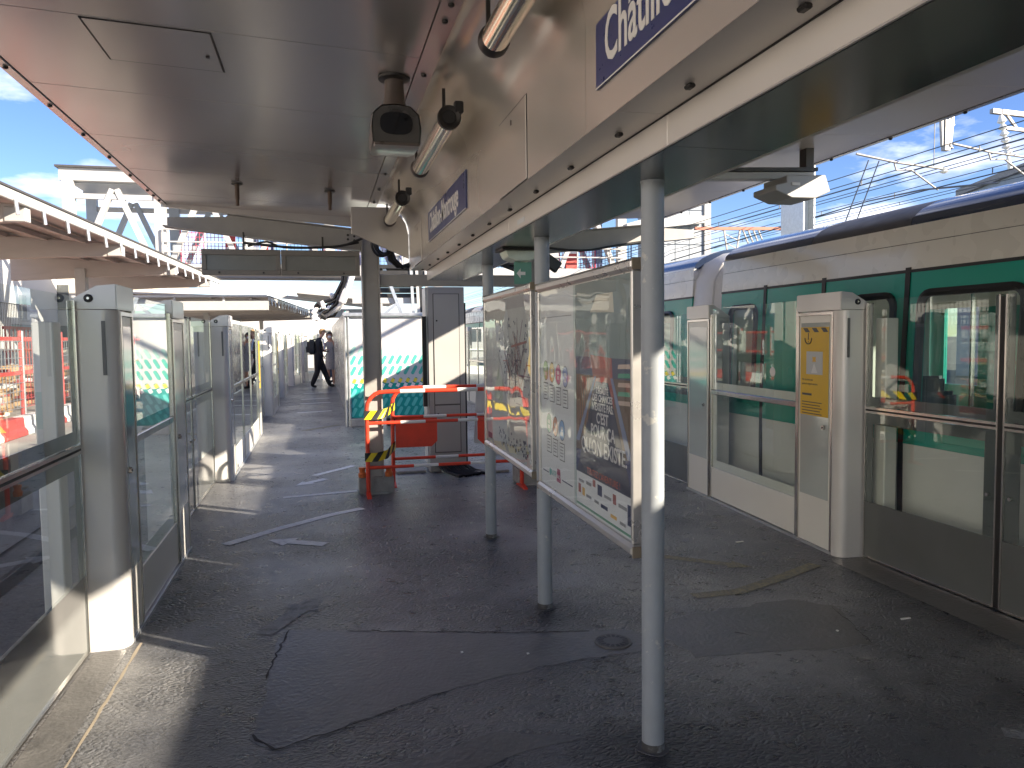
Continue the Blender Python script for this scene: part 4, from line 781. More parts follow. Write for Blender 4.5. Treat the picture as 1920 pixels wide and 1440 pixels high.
# ================================================================== TRAIN
def car(y0, y1, label, wins, doors, ribs=None, detail=True):
    """built along Y with its platform side at x = 3.72, then placed"""
    t = thing('metro_car', (4.95, y0, -0.9), label, 'metro car', 'metro cars')
    X0 = 3.72; XC = 4.95; XE = 2*XC-X0
    def prof_x(z):   # side lean of the body
        if z < 0.75: return X0+0.02*(0.75-z)*0.6
        return X0+0.0+0.055*((z-0.75)/1.4)**1.6
    def side(name, ya, yb, za, zb_, m, off=0.0, th=0.03, par=None, n=4):
        zs = [za+(zb_-za)*i/n for i in range(n+1)]
        po = [(prof_x(z)-off, z) for z in zs]+[(prof_x(z)-off+th, z) for z in zs[::-1]]
        return MB().prism(po, 'y', ya, yb).build(name, m, par or t, smooth=True, ang=50)
    # lower body, green band, ivory cant panel
    side('lower_panel', y0, y1, -0.75, 0.775, M['tlow'])
    # openings: list of (ya, yb) windows (z 0.98..1.72); everything between is green panel
    ops = sorted(wins); cur = y0
    for ya, yb in ops:
        side('green_panel', cur, ya, 0.776, 1.905, M['green']); cur = yb
        side('green_panel', ya, yb, 0.776, 0.985, M['green'], n=1); side('green_panel', ya, yb, 1.745, 1.905, M['green'], n=2)
        side('window_pane', ya, yb, 0.986, 1.744, G['train'], off=-0.008, th=0.008)
        # rubber gasket with rounded corners
        R_ = 0.07; mb = MB(); pts = []
        for cy, cz, a0 in ((yb-R_, 1.745-R_, 0), (ya+R_, 1.745-R_, 90), (ya+R_, 0.985+R_, 180), (yb-R_, 0.985+R_, 270)):
            for k in range(5): q = math.radians(a0+90*k/4); pts.append((cy+(R_+0.01)*math.cos(q), cz+(R_+0.01)*math.sin(q)))
        P3 = [(prof_x(z)-0.006, y, z) for y, z in pts]; mb.tube(P3+[P3[0]], 0.028, 6); mb.build('window_gasket', M['black'], t)
    side('green_panel', cur, y1, 0.776, 1.905, M['green'])
    side('ivory_panel', y0, y1, 1.907, 2.085, M['twhite']); side('ivory_panel', y0, y1, 2.089, 2.205, M['twhite'])
    side('panel_joint', y0, y1, 2.0852, 2.0888, M['seam'], off=-0.004)
    side('drip_rail', y0, y1, 1.895, 1.915, M['black'], off=0.006)
    for y in doors:
        side('door_seal', y-0.022, y+0.022, -0.70, 1.93, M['black'], off=0.007)
    if ribs:
        for k in range(9):
            y = ribs[0]+(ribs[1]-ribs[0])*k/8; side('rib', y, y+0.03, 1.93, 2.19, M['twhite'], off=0.012, n=2)
    # roof in alternating panels
    rp = [(3.785, 2.207), (3.80, 2.255), (3.87, 2.315), (3.98, 2.365), (4.12, 2.405), (4.4, 2.447), (4.7, 2.465), (4.95, 2.47)]
    rp = rp+[(2*XC-x, z) for x, z in rp[::-1]]
    inner = [(XC+(x-XC)*0.96, z-0.05) for x, z in rp]
    y = y1; k = 0
    while y > y0+0.01:
        l = (1.05 if k % 2 else 1.35); ya = max(y0, y-l)
        MB().prism(rp+inner[::-1], 'y', ya+0.001, y-0.001).build('roof_panel', M['roofc'] if k % 2 else M['roofb'], t, smooth=True, ang=50)
        y = ya; k += 1
    # far side: wall with openings, floor, ends
    B(XE-0.04, XE, y0, y1, -0.75, 0.985).build('far_wall', M['green'], t); B(XE-0.04, XE, y0, y1, 1.745, 2.25).build('far_wall', M['twhite'], t)
    cur = y0
    for ya, yb in ops:
        B(XE-0.04, XE, cur, ya, 0.9855, 1.7445).build('far_wall', M['green'], t); cur = yb
        B(XE-0.024, XE-0.016, ya, yb, 0.986, 1.744).build('window_pane', G['train'], t)
    B(XE-0.04, XE, cur, y1, 0.9855, 1.7445).build('far_wall', M['green'], t)
    B(X0+0.045, XE-0.045, y0+0.03, y1-0.03, -0.06, 0.0).build('car_floor', M['roofc'], t)
    B(X0+0.09, XE-0.09, y0+0.03, y1-0.03, 2.16, 2.19).build('ceiling_liner', M['twhite'], t)
    for ye in (y0, y1-0.03): B(X0+0.06, XE-0.06, ye+0.001, ye+0.029, 0.0, 2.2).build('end_wall', M['twhite'], t)
    if detail:
        for ya, yb in ops:
            yc = (ya+yb)/2
            MB().tube([(4.3, ya-0.1, 0), (4.3, ya-0.1, 2.15)], 0.017, 8).build('grab_pole', M['chrome'], t)
            for sx in (4.05, 5.55):
                st = B(sx, sx+0.42, yc-0.42, yc-0.02, 0.38, 0.47).build('seat', M['seat'], t, bevel=0.02, seg=2)
                B(sx, sx+0.42, yc-0.02, yc+0.06, 0.40, 1.08).build('backrest', M['seat'], st, bevel=0.03, seg=2)
    B(X0+0.12, XE-0.12, y0+0.6, y1-0.6, -1.0, -0.76).build('underframe', M['black'], t)
    return t
w1 = [(6.10, 6.52), (4.42, 4.80), (3.42, 4.16), (2.40, 3.16), (0.9, 1.9), (-0.4, 0.3), (-1.5, -0.7), (-3.2, -2.2)]
car(-9.0, 6.72, 'near metro car in green and ivory with a blue black roof', w1, [5.97, 5.17, 4.30, 3.29, 2.1, 0.6, -0.55, -2.0])
c2 = car(7.45, 23.0, 'second metro car behind the near post, end wall in sun', [(7.9, 8.7), (9.3, 10.0), (10.2, 10.9), (11.8, 12.8), (13.6, 14.3), (14.5, 15.2), (16.4, 17.4), (18.5, 19.2), (19.4, 20.1)], [8.95, 10.1, 11.2, 13.2, 14.4, 15.6, 19.3], detail=False)
c2.rotation_euler.z = -0.012; c2.location.x += 0.07
g = thing('gangway', (5.0, 7.2, -0.5), 'pale gangway hood joining the two metro cars', 'gangway')
gp = [(3.76, -0.4), (3.74, 0.8), (3.755, 1.6), (3.80, 2.08), (3.90, 2.25), (4.12, 2.36), (4.45, 2.41), (4.95, 2.43), (5.5, 2.41), (5.85, 2.34), (6.10, 2.15), (6.17, 1.6), (6.16, -0.4)]
gx = 0.06; rings = []
for yy, sx, dz in ((6.74, 0.72, -0.14), (6.90, 0.78, -0.11), (7.04, 0.87, -0.06), (7.18, 0.94, -0.02), (7.32, 0.98, 0.0), (7.52, 1.0, 0.01)):
    rings.append([(4.95+gx+(x-4.95)*sx, yy, z+dz*(z > 0)) for x, z in gp])
n = len(gp)
MB().add(sum(rings, []), [(i*n+k, i*n+k+1, (i+1)*n+k+1, (i+1)*n+k) for i in range(5) for k in range(n-1)]+[tuple(range(n))]).build('hood', M['white'], g, smooth=True, ang=60)
for i in (1, 3): MB().tube([(x, y-0.004, z) for x, y, z in rings[i]], 0.012, 5).build('hood_rib', M['tlow'], g)
# ================================================================== CABINET, BARRIERS, HOARDING
t = thing('electrical_cabinet', (1.37, 8.6, 0), 'tall grey electrical cabinet behind the red barriers', 'cabinet')
B(1.165, 1.575, 8.52, 8.86, 0.10, 2.075).build('body', M['cabin'], t, bevel=0.004)
for z0, z1 in ((0.77, 1.995), (0.23, 0.755)):
    B(1.222, 1.518, 8.5165, 8.5195, z0-0.006, z1+0.006).build('door_joint', M['seam'], t)
    d = B(1.229, 1.511, 8.510, 8.5165, z0, z1).build('door', M['cabin'], t, bevel=0.002)
    lathe([(0.010, 0), (0.009, 0.006)], (1.262, 8.510, z0+(z1-z0)*(0.76 if z0 > 0.5 else 0.82)), (0, -1, 0), 10).build('latch', M['black'], d)
B(1.145, 1.164, 8.56, 8.82, 0.1, 2.07).build('side_channel', M['galv'], t); B(1.576, 1.595, 8.54, 8.82, 0.1, 1.9).build('side_channel', M['black'], t)
B(1.10, 1.144, 8.5, 8.56, 0.75, 1.75).build('cable_duct', M['black'], t)
MB().prism([(1.16, 0.0), (1.30, 0.0), (1.27, 0.098), (1.17, 0.098)], 'y', 8.54, 8.84).build('plinth', M['concrete'], t, bevel=0.01)
cb = thing('floor_cables', (1.5, 8.4, 0), 'bunch of black cables coming out under the cabinet', 'cables')
for k in range(16):
    x = 1.22+0.021*k; j = random.uniform(-0.02, 0.02)
    MB().tube([(x, 8.62, 0.10), (x+0.03, 8.52+j, 0.07+0.02*random.random()), (x+0.10+j, 8.36, 0.035), (x+0.18+j, 8.20+0.01*k, 0.018), (x+0.22+j, 8.12+0.01*k, 0.014)], 0.014, 6).build('strand', M['cablk'], cb, smooth=True)
for nm, p, lab in (('paving_slab', [(0.80, 8.55), (1.12, 8.55), (1.12, 8.95), (0.75, 8.95)], 'pale paving slab left of the cabinet foot'), ('paving_slab', [(1.62, 8.3), (2.02, 8.3), (2.0, 8.9), (1.62, 8.9)], 'pale paving slab right of the cabinet foot')):
    tag(MB().prism(p, 'z', 0.0, 0.03).build(nm, M['concrete'], bevel=0.006), lab, 'slab')
# pedestrian barriers
def barrier(x0, x1, y, label, plate):
    t = thing('site_barrier', ((x0+x1)/2, y, 0), label, 'barrier', 'red and white site barriers')
    r = 0.020; zt = 1.0
    pts = [(x0, y, 0.03), (x0, y, zt-0.16)]+[(x0+0.16-0.16*math.cos(a), y, zt-0.16+0.16*math.sin(a)) for a in (0.35, 0.7, 1.05, 1.35)]+[(x0+0.2, y, zt)]
    MB().tube(pts, r, 10).build('end_frame', M['red'], t, smooth=True)
    pts = [(x1-(p[0]-x0), p[1], p[2]) for p in pts]; MB().tube(pts, r, 10).build('end_frame', M['red'], t, smooth=True)
    for z, rr, off in ((zt, r, 0.2), (0.70, 0.016, 0.0), (0.27, 0.016, 0.0)):
        xs = x0+off; n = 0; cuts = [0.0, 0.10, 0.34, 0.56, 0.80, 1.02, 1.22, 1.5, 1.7, 2.2]
        xa = xs
        for q, w_ in enumerate((0.12+0.2*(z < 0.9)+0.12*(z < 0.5), 0.24, 0.32, 0.20, 0.30, 0.22, 0.40)):
            xb = min(xa+w_, x1-off)
            if xb-xa > 0.01: MB().tube([(xa, y, z), (xb, y, z)], rr, 10).build('rail', M['bwhite'] if q % 2 else M['red'], t, smooth=True)
            xa = xb
    if plate:
        for a in ((x0+0.03, x0+0.46), (x1-0.46, x1-0.03)):
            fl = a[0] < (x0+x1)/2; pl = [(a[0], 0.685), (a[1], 0.685), (a[1], 0.44), (a[1]-0.06, 0.385), (a[0], 0.385)] if fl else [(a[0], 0.685), (a[1], 0.685), (a[1], 0.385), (a[0]+0.06, 0.385), (a[0], 0.44)]
            MB().prism(pl, 'y', y-0.006, y+0.006).build('plate', M['red'], t)
    for x in (x0, x1): MB().prism([(y-0.16, 0.0), (y+0.16, 0.0), (y+0.15, 0.012), (y+0.03, 0.035), (y-0.03, 0.035), (y-0.15, 0.012)], 'x', x-0.02, x+0.02).build('foot', M['red'], t)
    return t
barrier(0.415, 1.94, 7.44, 'red and white barrier in front, wrapped around the column foot', False)
barrier(0.70, 2.05, 7.93, 'red and white barrier behind, with red plates under its middle rail', True)
def tape(z, label):
    t = thing('hazard_tape', (0.56, 7.6, z), label, 'tape', 'hazard tapes on the barriers')
    path = [Vector((0.388, 7.412, z)), Vector((0.50, 7.418, z-0.004)), Vector((0.605, 7.47, z+0.012)), Vector((0.725, 7.905, z+0.04))]
    ln = [0]
    for a_, b_ in zip(path[:-1], path[1:]): ln.append(ln[-1]+max((b_-a_).length*0.5, abs(b_.x-a_.x)))
    def at(s):
        s = min(max(s, 0), 1)*ln[-1]
        for i in range(3):
            if s <= ln[i+1]+1e-9: return path[i].lerp(path[i+1], (s-ln[i])/(ln[i+1]-ln[i]))
        return path[-1]
    n_ = 7; h = 0.085; up = Vector((0, 0, h)); o_ = Vector((-0.002, -0.003, 0))
    for k in range(-1, n_):
        s0, s1, s2, s3 = k/n_, (k+1)/n_, (k+2)/n_, (k+1)/n_          # bottom start/end, top end/start
        m = 4; bot = [at(s0+(s1-s0)*i/m) for i in range(m+1)]; top = [at(s3+(s2-s3)*i/m)+up for i in range(m+1)]
        vs = bot+top+[v+o_ for v in bot+top]; N_ = 2*(m+1); fs = []
        for i in range(m): fs += [(i, i+1, m+2+i, m+1+i), (N_+i, N_+m+1+i, N_+m+2+i, N_+i+1)]
        MB().add(vs, fs).build('stripe', M['black'] if k % 2 else M['yel'], t)
tape(0.74, 'upper yellow and black hazard tape across the barrier ends'); tape(0.335, 'lower yellow and black hazard tape across the barrier ends')
tag(B(0.335, 0.67, 7.50, 7.80, 0.0, 0.165).build('concrete_block', M['concrete'], bevel=0.012, seg=2), 'concrete block around the foot of the left column', 'block', 'concrete barrier blocks')
tag(B(1.93, 2.28, 7.50, 7.80, 0.0, 0.175).build('concrete_block', M['concrete'], bevel=0.012, seg=2), 'concrete block at the right end of the barriers', 'block', 'concrete barrier blocks')
for x, lab in ((0.345, 'orange plastic barrier foot clip left of the column'), (0.60, 'orange plastic barrier foot clip right of the column')):
    tag(lathe([(0.035, 0), (0.04, 0.04), (0.028, 0.05), (0.028, 0.075), (0.034, 0.085), (0.034, 0.1)], (x+0.02, 7.53, 0.166), (0, 0, 1), 12).build('barrier_clip', M['orange'], smooth=True), lab, 'clip', 'orange barrier clips')
tag(MB().prism([(1.62, 0.35), (1.78, 0.32), (1.98, 0.40), (1.98, 0.95), (1.66, 0.98)], 'y', 8.3, 8.315).build('plastic_sheet', mat('clear_plastic', (0.55, 0.62, 0.64), 0.2), None), 'translucent grey plastic sheet hanging right of the cabinet', 'plastic sheet')
# hoarding
hd = thing('site_hoarding', (1.3, 13.6, 0), 'white hoarding box with a teal base and slanted capsule pattern', 'hoarding')
B(0.50, 2.15, 13.60, 13.66, 0.14, 1.90).build('front_panel', M['hoard'], hd)
B(0.44, 0.4985, 13.64, 30.0, 0.05, 2.0).build('side_panel', mat('hoarding_side', (0.50, 0.50, 0.49), 0.25, metal=0.4, var=0.12, vs=3), hd)
B(0.425, 0.4395, 13.62, 13.72, 0.0, 2.0).build('corner_post', M['teal'], hd); MB().tube([(0.42, 13.58, 0), (0.42, 13.58, 1.98)], 0.024, 10).build('post', M['galv'], hd, smooth=True); MB().tube([(0.475, 13.57, 0), (0.475, 13.57, 1.93)], 0.02, 10).build('post', M['galv'], hd, smooth=True)
B(0.38, 2.15, 13.52, 13.60, 1.902, 1.965).build('top_rail', M['galv'], hd, bevel=0.01)
MB().prism([(0.502, 0.142), (2.15, 0.142), (2.15, 0.735), (0.502, 0.735)], 'y', 13.597, 13.5985).build('print_teal', M['teal'], hd)
def caps(z, m, n0, w_=0.058, h=0.115, y=13.5955, yelp=False):
    for k in range(n0):
        x = 0.545+k*0.132; c = []
        ang = 62*PI/180; dx, dz = math.cos(ang), math.sin(ang); nx, nz_ = -dz, dx
        for sgn, base in ((1, h/2), (-1, -h/2)):
            for q in range(7):
                a = PI*(q/6)-PI/2; c.append((x+dx*(base+sgn*w_/2*math.cos(a))+nx*sgn*w_/2*math.sin(a), z+dz*(base+sgn*w_/2*math.cos(a))+nz_*sgn*w_/2*math.sin(a)))
        MB().prism(c, 'y', y, y+0.0008).build('capsule', m, hd)
        if yelp:
            c2_ = [(x-dx*0.0+nx*w_/2, z+nz_*w_/2), (x-nx*w_/2, z-nz_*w_/2), (x-nx*w_/2+dx*0.07, z-nz_*w_/2+dz*0.07), (x+nx*w_/2+dx*0.07, z+nz_*w_/2+dz*0.07)]
            MB().prism(c2_, 'y', y-0.0012, y-0.0002).build('capsule_tip', M['yelp'], hd); c3 = [(px-dx*0.09, pz-dz*0.09) for px, pz in c2_]
            MB().prism(c3, 'y', y-0.0012, y-0.0002).build('capsule_tip', M['bwhite'], hd)
caps(1.31, M['mintp'], 12); caps(1.145, M['mint'], 12); caps(0.96, M['mint'], 12); caps(0.75, M['teal'], 12, yelp=True)
dt = mat('hoarding_light_teal', (0.10, 0.50, 0.45), 0.5)
caps(0.565, dt, 12); caps(0.40, dt, 12); caps(0.24, dt, 12)
tag(B(0.48, 0.90, 13.45, 13.7, 0.0, 0.135).build('concrete_block', M['concrete'], bevel=0.01), 'concrete block under the left corner of the hoarding', 'block', 'hoarding ballast blocks')
tag(B(1.1, 1.75, 13.45, 13.7, 0.0, 0.13).build('concrete_block', M['black'], bevel=0.01), 'dark ballast block under the hoarding behind the barriers', 'block', 'hoarding ballast blocks')
# wrapped cable bundle over the hoarding
wb = thing('wrapped_cables', (0.3, 16, 2.0), 'black and white wrapped cable bundle climbing above the hoarding corner', 'cable bundle')
for k in range(14):
    j = Vector((random.uniform(-0.12, 0.12), random.uniform(-0.2, 0.2), random.uniform(-0.1, 0.1)))
    MB().tube([Vector((0.05, 15.6, 2.02))+j, Vector((0.22, 15.4, 2.10))+j*1.4, Vector((0.36, 15.2, 2.22))+j*0.8, Vector((0.50, 15.0, 2.55))+j*0.6, Vector((0.58, 15.0, 2.90))+j], 0.028, 6).build('strand', M['cablk'] if k % 3 else M['bwhite'], wb, smooth=True)
for k in range(18):
    q_ = k/17; c = Vector((-0.05+0.62*q_+random.uniform(-0.16, 0.16)*(1.2-q_), 15.2, 2.02+0.62*q_**1.6+random.uniform(-0.15, 0.15)*(1.2-q_)))
    d_ = Vector((random.uniform(-1, 1), random.uniform(-0.6, 0.2), random.uniform(-1, 1))).normalized()*0.075
    MB().tube([c-d_, c, c+d_], [0.034, 0.05, 0.036], 7).build('wrapping', M['bwhite'] if k % 4 else M['cablk'], wb, smooth=True)
MB().bar((0.42, 15.0, 2.2), (0.62, 14.9, 2.75), 0.12).build('sleeve', M['bwhite'], wb, bevel=0.02)
# things standing behind the hoarding
t = thing('site_stair', (2.0, 17, 0), 'dark stepped equipment with white beam and struts above the hoarding', 'equipment')
for k in range(6): B(0.95, 2.25, 17.0-0.05*k, 17.5, 2.42+0.12*k, 2.50+0.12*k).build('tread', M['black' if k % 2 else 'bolt'], t)
B(0.7, 2.55, 16.9, 17.05, 2.28, 2.40).build('beam', M['whitesteel'], t); MB().bar((1.35, 16.85, 3.1), (1.75, 16.85, 2.0), 0.07).build('strut', M['galv'], t); MB().bar((1.3, 16.85, 2.0), (1.65, 16.85, 2.28), 0.06).build('strut', M['galv'], t)
for x, m in ((2.02, 'tower'), (2.14, 'whitesteel'), (2.2, 'black'), (2.34, 'whitesteel')): MB().bar((x, 16.8, 1.0), (x-0.08, 16.8, 3.3), 0.06).build('pipe', M[m], t)
B(2.45, 2.62, 16.7, 16.9, 0, 3.4).build('column', M['whitesteel'], t)

# ================================================================== OPPOSITE CANOPY (left)
def far_canopy(org, rot, L, W, label, z=3.5, step=4.6, pins=0.95, glz=True):
    t = thing('steel_canopy', org, label, 'canopy', 'new steel canopies over the opposite platform')
    ox, oy, oz = org
    # local: edge runs along +Y at x=0, roof extends to -X
    bx = lambda n, x0, x1, y0, y1, z0, z1, m, bevel=0.0: B(ox+x0, ox+x1, oy+y0, oy+y1, z0, z1).build(n, m, t, bevel=bevel)
    bx('roof_edge', -0.03, 0.03, 0, L, z-0.05, z+0.10, M['whitesteel'], 0.01); bx('roof_lip', -0.08, 0.05, 0, L, z+0.101, z+0.13, M['roofc'])
    MB().prism([(ox-0.031, z+0.06), (ox-W, z+0.30), (ox-W, z+0.38), (ox-0.031, z+0.10)], 'y', oy, oy+L).build('roof_sheet', M['soffit'], t)
    k = 0; y = 0.4
    while y < L:
        lathe([(0.026, 0), (0.026, 0.26)], (ox+0.045, oy+y, z+0.02), (0.1, 0, -1), 8).build('drip_pin', M['galv'], t, smooth=True); y += pins
    y = 0.25
    while y < L:
        MB().prism([(ox-0.02, z-0.02), (ox-0.02, z-0.24), (ox-0.25, z-0.27), (ox-1.5, z-0.30), (ox-W, z-0.42), (ox-W, z+0.24), (ox-1.0, z+0.04)], 'y', oy+y, oy+y+0.14).build('rafter', M['soffit'], t, bevel=0.01)
        B(ox-0.30, ox-0.015, oy+y-0.02, oy+y+0.16, z-0.262, z-0.05).build('rafter_tip', M['whitesteel'], t, bevel=0.01)
        y += step
    for q in range(4):
        x = -0.7-q*(W-1.0)/4; bx('purlin', x-0.05, x+0.05, 0.1, L-0.1, z-0.02+0.055*q, z+0.06+0.055*q, M['soffit'])
    y = 0.25+step/2
    while y < L-0.5 and glz:
        bx('skylight', -2.2, -1.3, y-0.25, y+0.25, z+0.065, z+0.085, M['bwhite']); y += step
    for q in range(int(L/step/2)+1): bx('support', -W*0.62, -W*0.62+0.25, 0.2+q*step*2, 0.45+q*step*2, 0, z-0.1, M['whitesteel'], 0.01)
    t.rotation_euler.z = rot; return t
far_canopy((-4.45, 3.0, 0), -0.047, 25.2, 3.9, 'new white edged steel canopy over the opposite platform, upper left')
c = far_canopy((-1.9, 31.5, 0), -0.09, 24.0, 7.0, 'second steel canopy farther along, above the left screen pillars', z=3.12, step=4.0, glz=False)
B(-9.0, -1.9, 31.35, 31.48, 2.70, 3.05).build('front_fascia', M['whitesteel'], c); B(-9, -1.95, 31.36, 31.5, 3.2, 3.28).build('front_rail', M['whitesteel'], c)
for x in (-7.2, -5.4, -3.6): B(x, x+0.08, 31.4, 31.46, 3.051, 3.199).build('stud', M['whitesteel'], c)
t = thing('steel_awning', (0.2, 34, 0), 'white layered awning edge right of the far canopy', 'awning')
MB().prism([(-0.9, 3.45), (3.2, 3.05), (3.2, 3.15), (-0.9, 3.62)], 'y', 33, 37).build('upper_sheet', M['whitesteel'], t)
MB().prism([(-1.6, 3.30), (2.4, 2.85), (2.4, 3.0), (-1.6, 3.45)], 'y', 34, 34.3).build('lower_beam', M['whitesteel'], t)
B(-0.4, 2.6, 34.5, 36, 2.5, 2.85).build('gutter_box', M['tower'], t); B(2.0, 2.6, 33.0, 33.4, 0, 3.6).build('column', M['whitesteel'], t)
# dark underside of the footbridge landing just under the display boxes
t = thing('landing_deck', (-1, 31, 0), 'brown soffit of a footbridge landing just below the display boxes', 'deck')
B(-5.6, 1.9, 30.2, 31.2, 3.98, 4.22).build('slab', M['soffit'], t); B(-5.6, 1.9, 30.1, 30.2, 4.2, 4.32).build('edge_beam', M['whitesteel'], t)
MB().prism([(-1.6, 4.2), (1.9, 3.9), (1.9, 4.32), (-1.6, 4.32)], 'y', 29.9, 30.08).build('white_wedge', M['whitesteel'], t)

# ================================================================== FOOTBRIDGE
fb = thing('footbridge', (0, 35, 0), 'white steel truss footbridge crossing behind the canopies', 'bridge')
YB = (34.0, 37.2); ZD = 4.7; ZT = 7.95; bay = 3.32; xs0 = -9.45
for yb in YB:
    for k in range(8): MB().bar((xs0+bay*k, yb, ZD-0.4), (xs0+bay*k, yb, ZT+0.2), 0.42, 0.30).build('truss_post', M['whitesteel'] if yb < 35 else M['tower'], fb)
    for k in range(7):
        xa = xs0+bay*k; xm = xa+bay/2
        for q in ((xa+0.35, xm-0.08), (xa+bay-0.35, xm+0.08)): MB().bar((q[0], yb+0.001, ZD), (q[1], yb+0.001, ZT-0.35), 0.26, 0.2).build('diagonal', M['whitesteel'] if yb < 35 else M['tower'], fb)
    B(xs0-0.3, xs0+bay*7+0.3, yb-0.16, yb+0.16, ZT-0.06, ZT+0.42).build('top_chord', M['whitesteel'], fb)
    B(xs0-0.3, xs0+bay*7+0.3, yb-0.12, yb+0.12, ZD-0.42, ZD-0.05).build('bottom_chord', M['whitesteel'], fb)
    B(xs0+0.2, xs0+bay*7, yb-0.09, yb+0.09, ZT-0.75, ZT-0.55).build('tie', M['whitesteel'], fb)
B(xs0-0.4, xs0+bay*7+0.4, YB[0]-0.3, YB[1]+0.3, ZT+0.421, ZT+0.5).build('roof', M['roofc'], fb)
B(xs0, xs0+bay*7, YB[0]+0.2, YB[1]-0.2, ZT-0.1, ZT+0.0).build('roof_soffit', M['tower'], fb)
B(xs0, xs0+bay*7, YB[0]+0.13, YB[1]-0.13, ZD-0.35, ZD-0.2).build('deck', M['tower'], fb)
for z in (5.15, 5.55, 6.05): MB().tube([(xs0+3.4, 33.75, z), (xs0+bay*7, 33.75, z)], 0.035, 6).build('handrail', M['whitesteel'], fb)
for k in range(13): MB().tube([(xs0+3.4+k*1.6, 33.75, 4.4), (xs0+3.4+k*1.6, 33.75, 6.05)], 0.035, 6).build('rail_post', M['whitesteel'], fb)
B(xs0+bay*2, xs0+bay*7, 33.6, 33.72, 4.2, 4.62).build('deck_edge', M['whitesteel'], fb)
# temporary mesh panels on the bridge
meshb = mat('mesh_wire_blue', (0.15, 0.17, 0.35), 0.5); meshr = mat('mesh_wire_red', (0.50, 0.08, 0.12), 0.5)
def mesh_panel(x0, x1, z0, z1, y, m, label, nx, nz_, r=0.016, group='mesh fence panels on the footbridge'):
    t = thing('mesh_panel', ((x0+x1)/2, y, z0), label, 'mesh panel', group)
    mb = MB()
    for k in range(nx+1): x = x0+(x1-x0)*k/nx; mb.tube([(x, y, z0), (x, y, z1)], r, 4)
    for k in range(nz_+1): z = z0+(z1-z0)*k/nz_; mb.tube([(x0, y+0.02, z), (x1, y+0.02, z)], r, 4)
    o = mb.build('wire_grid', m, t); o['kind'] = 'stuff'
    for x in (x0, x1): MB().tube([(x, y, z0-0.05), (x, y, z1+0.05)], r*2, 6).build('frame_tube', m, t)
    return t
for k in range(11):
    x0 = -5.6+k*1.86
    mesh_panel(x0, x0+1.8, 4.65, 6.3, 35.2, meshb if k % 3 else meshr, '%s temporary wire mesh panel from the left end of the footbridge' % ['first','second','third','fourth','fifth','sixth','seventh','eighth','ninth','tenth','eleventh'][k], 12, 9)
for i, (x, z0, z1, w_) in enumerate(((-3.55, 4.7, 6.1, 0.35), (-2.2, 4.7, 5.6, 0.3), (7.2, 4.7, 6.3, 0.5), (10.2, 4.7, 6.6, 0.4), (11.6, 4.7, 6.2, 0.6), (9.0, 4.5, 5.3, 1.2))):
    t = thing('red_prop', (x, 34.9, z0), ['red prop on the footbridge left of the display boxes', 'short red prop on the footbridge above the display boxes', 'red shoring post on the bridge, right of the exit light', 'tall red shoring post on the bridge over the poster board', 'red panel stack on the bridge left of the near post', 'red guard plate at the bridge deck over the poster board'][i], 'prop', 'red site gear on the footbridge')
    B(x-w_/2, x+w_/2, 34.7, 34.9, z0, z1).build('plate', M['redm'], t, bevel=0.02)
    for q in range(3): B(x-w_/2, x+w_/2, 34.66, 34.699, z0+(z1-z0)*(0.2+0.28*q), z0+(z1-z0)*(0.27+0.28*q)).build('band', M['bwhite'] if q == 1 else M['redm'], t)
# lift tower to the right
t = thing('lift_tower', (17, 35, 0), 'pale panelled lift tower at the right end of the footbridge', 'tower')
for k in range(3):
    for q in range(4): B(15.55+k*0.72, 16.23+k*0.72, 33.4, 33.45, 4.2+q*1.6, 5.75+q*1.6).build('panel', M['tower'], t)
B(15.5, 18.0, 33.46, 36.0, -1, 10.6).build('core', M['tower'], t); B(17.70, 18.05, 33.3, 33.45, -1, 10.8).build('corner_post', M['whitesteel'], t, bevel=0.02)
MB().prism([(13.6, 6.25), (17.6, 6.75), (17.65, 7.05), (15.2, 7.05), (13.6, 6.6)], 'y', 32.8, 33.3).build('canopy_beam', M['whitesteel'], t)
# ================================================================== BUILDING SITE ON THE OPPOSITE PLATFORM
def block(x, y, m, lab, l=0.95):
    P = [(x-0.16, 0.0), (x+0.16, 0.0), (x+0.16, 0.08), (x+0.11, 0.14), (x+0.10, 0.30), (x-0.10, 0.30), (x-0.11, 0.14), (x-0.16, 0.08)]
    return tag(MB().prism(P, 'y', y, y+l).build('barrier_block', m, bevel=0.015), lab, 'block', 'red and white barrier blocks on the opposite platform')
ord_ = ['first', 'second', 'third', 'fourth', 'fifth', 'sixth', 'seventh', 'eighth', 'ninth', 'tenth', 'eleventh', 'twelfth', 'thirteenth', 'fourteenth', 'fifteenth', 'sixteenth']
for k in range(16):
    y = 10.2+k*1.0
    block(-4.85, y, M['bwhite'] if k % 2 == 0 else M['redm'], '%s barrier block of the row on the opposite platform, %s' % (ord_[k], 'white' if k % 2 == 0 else 'red'))
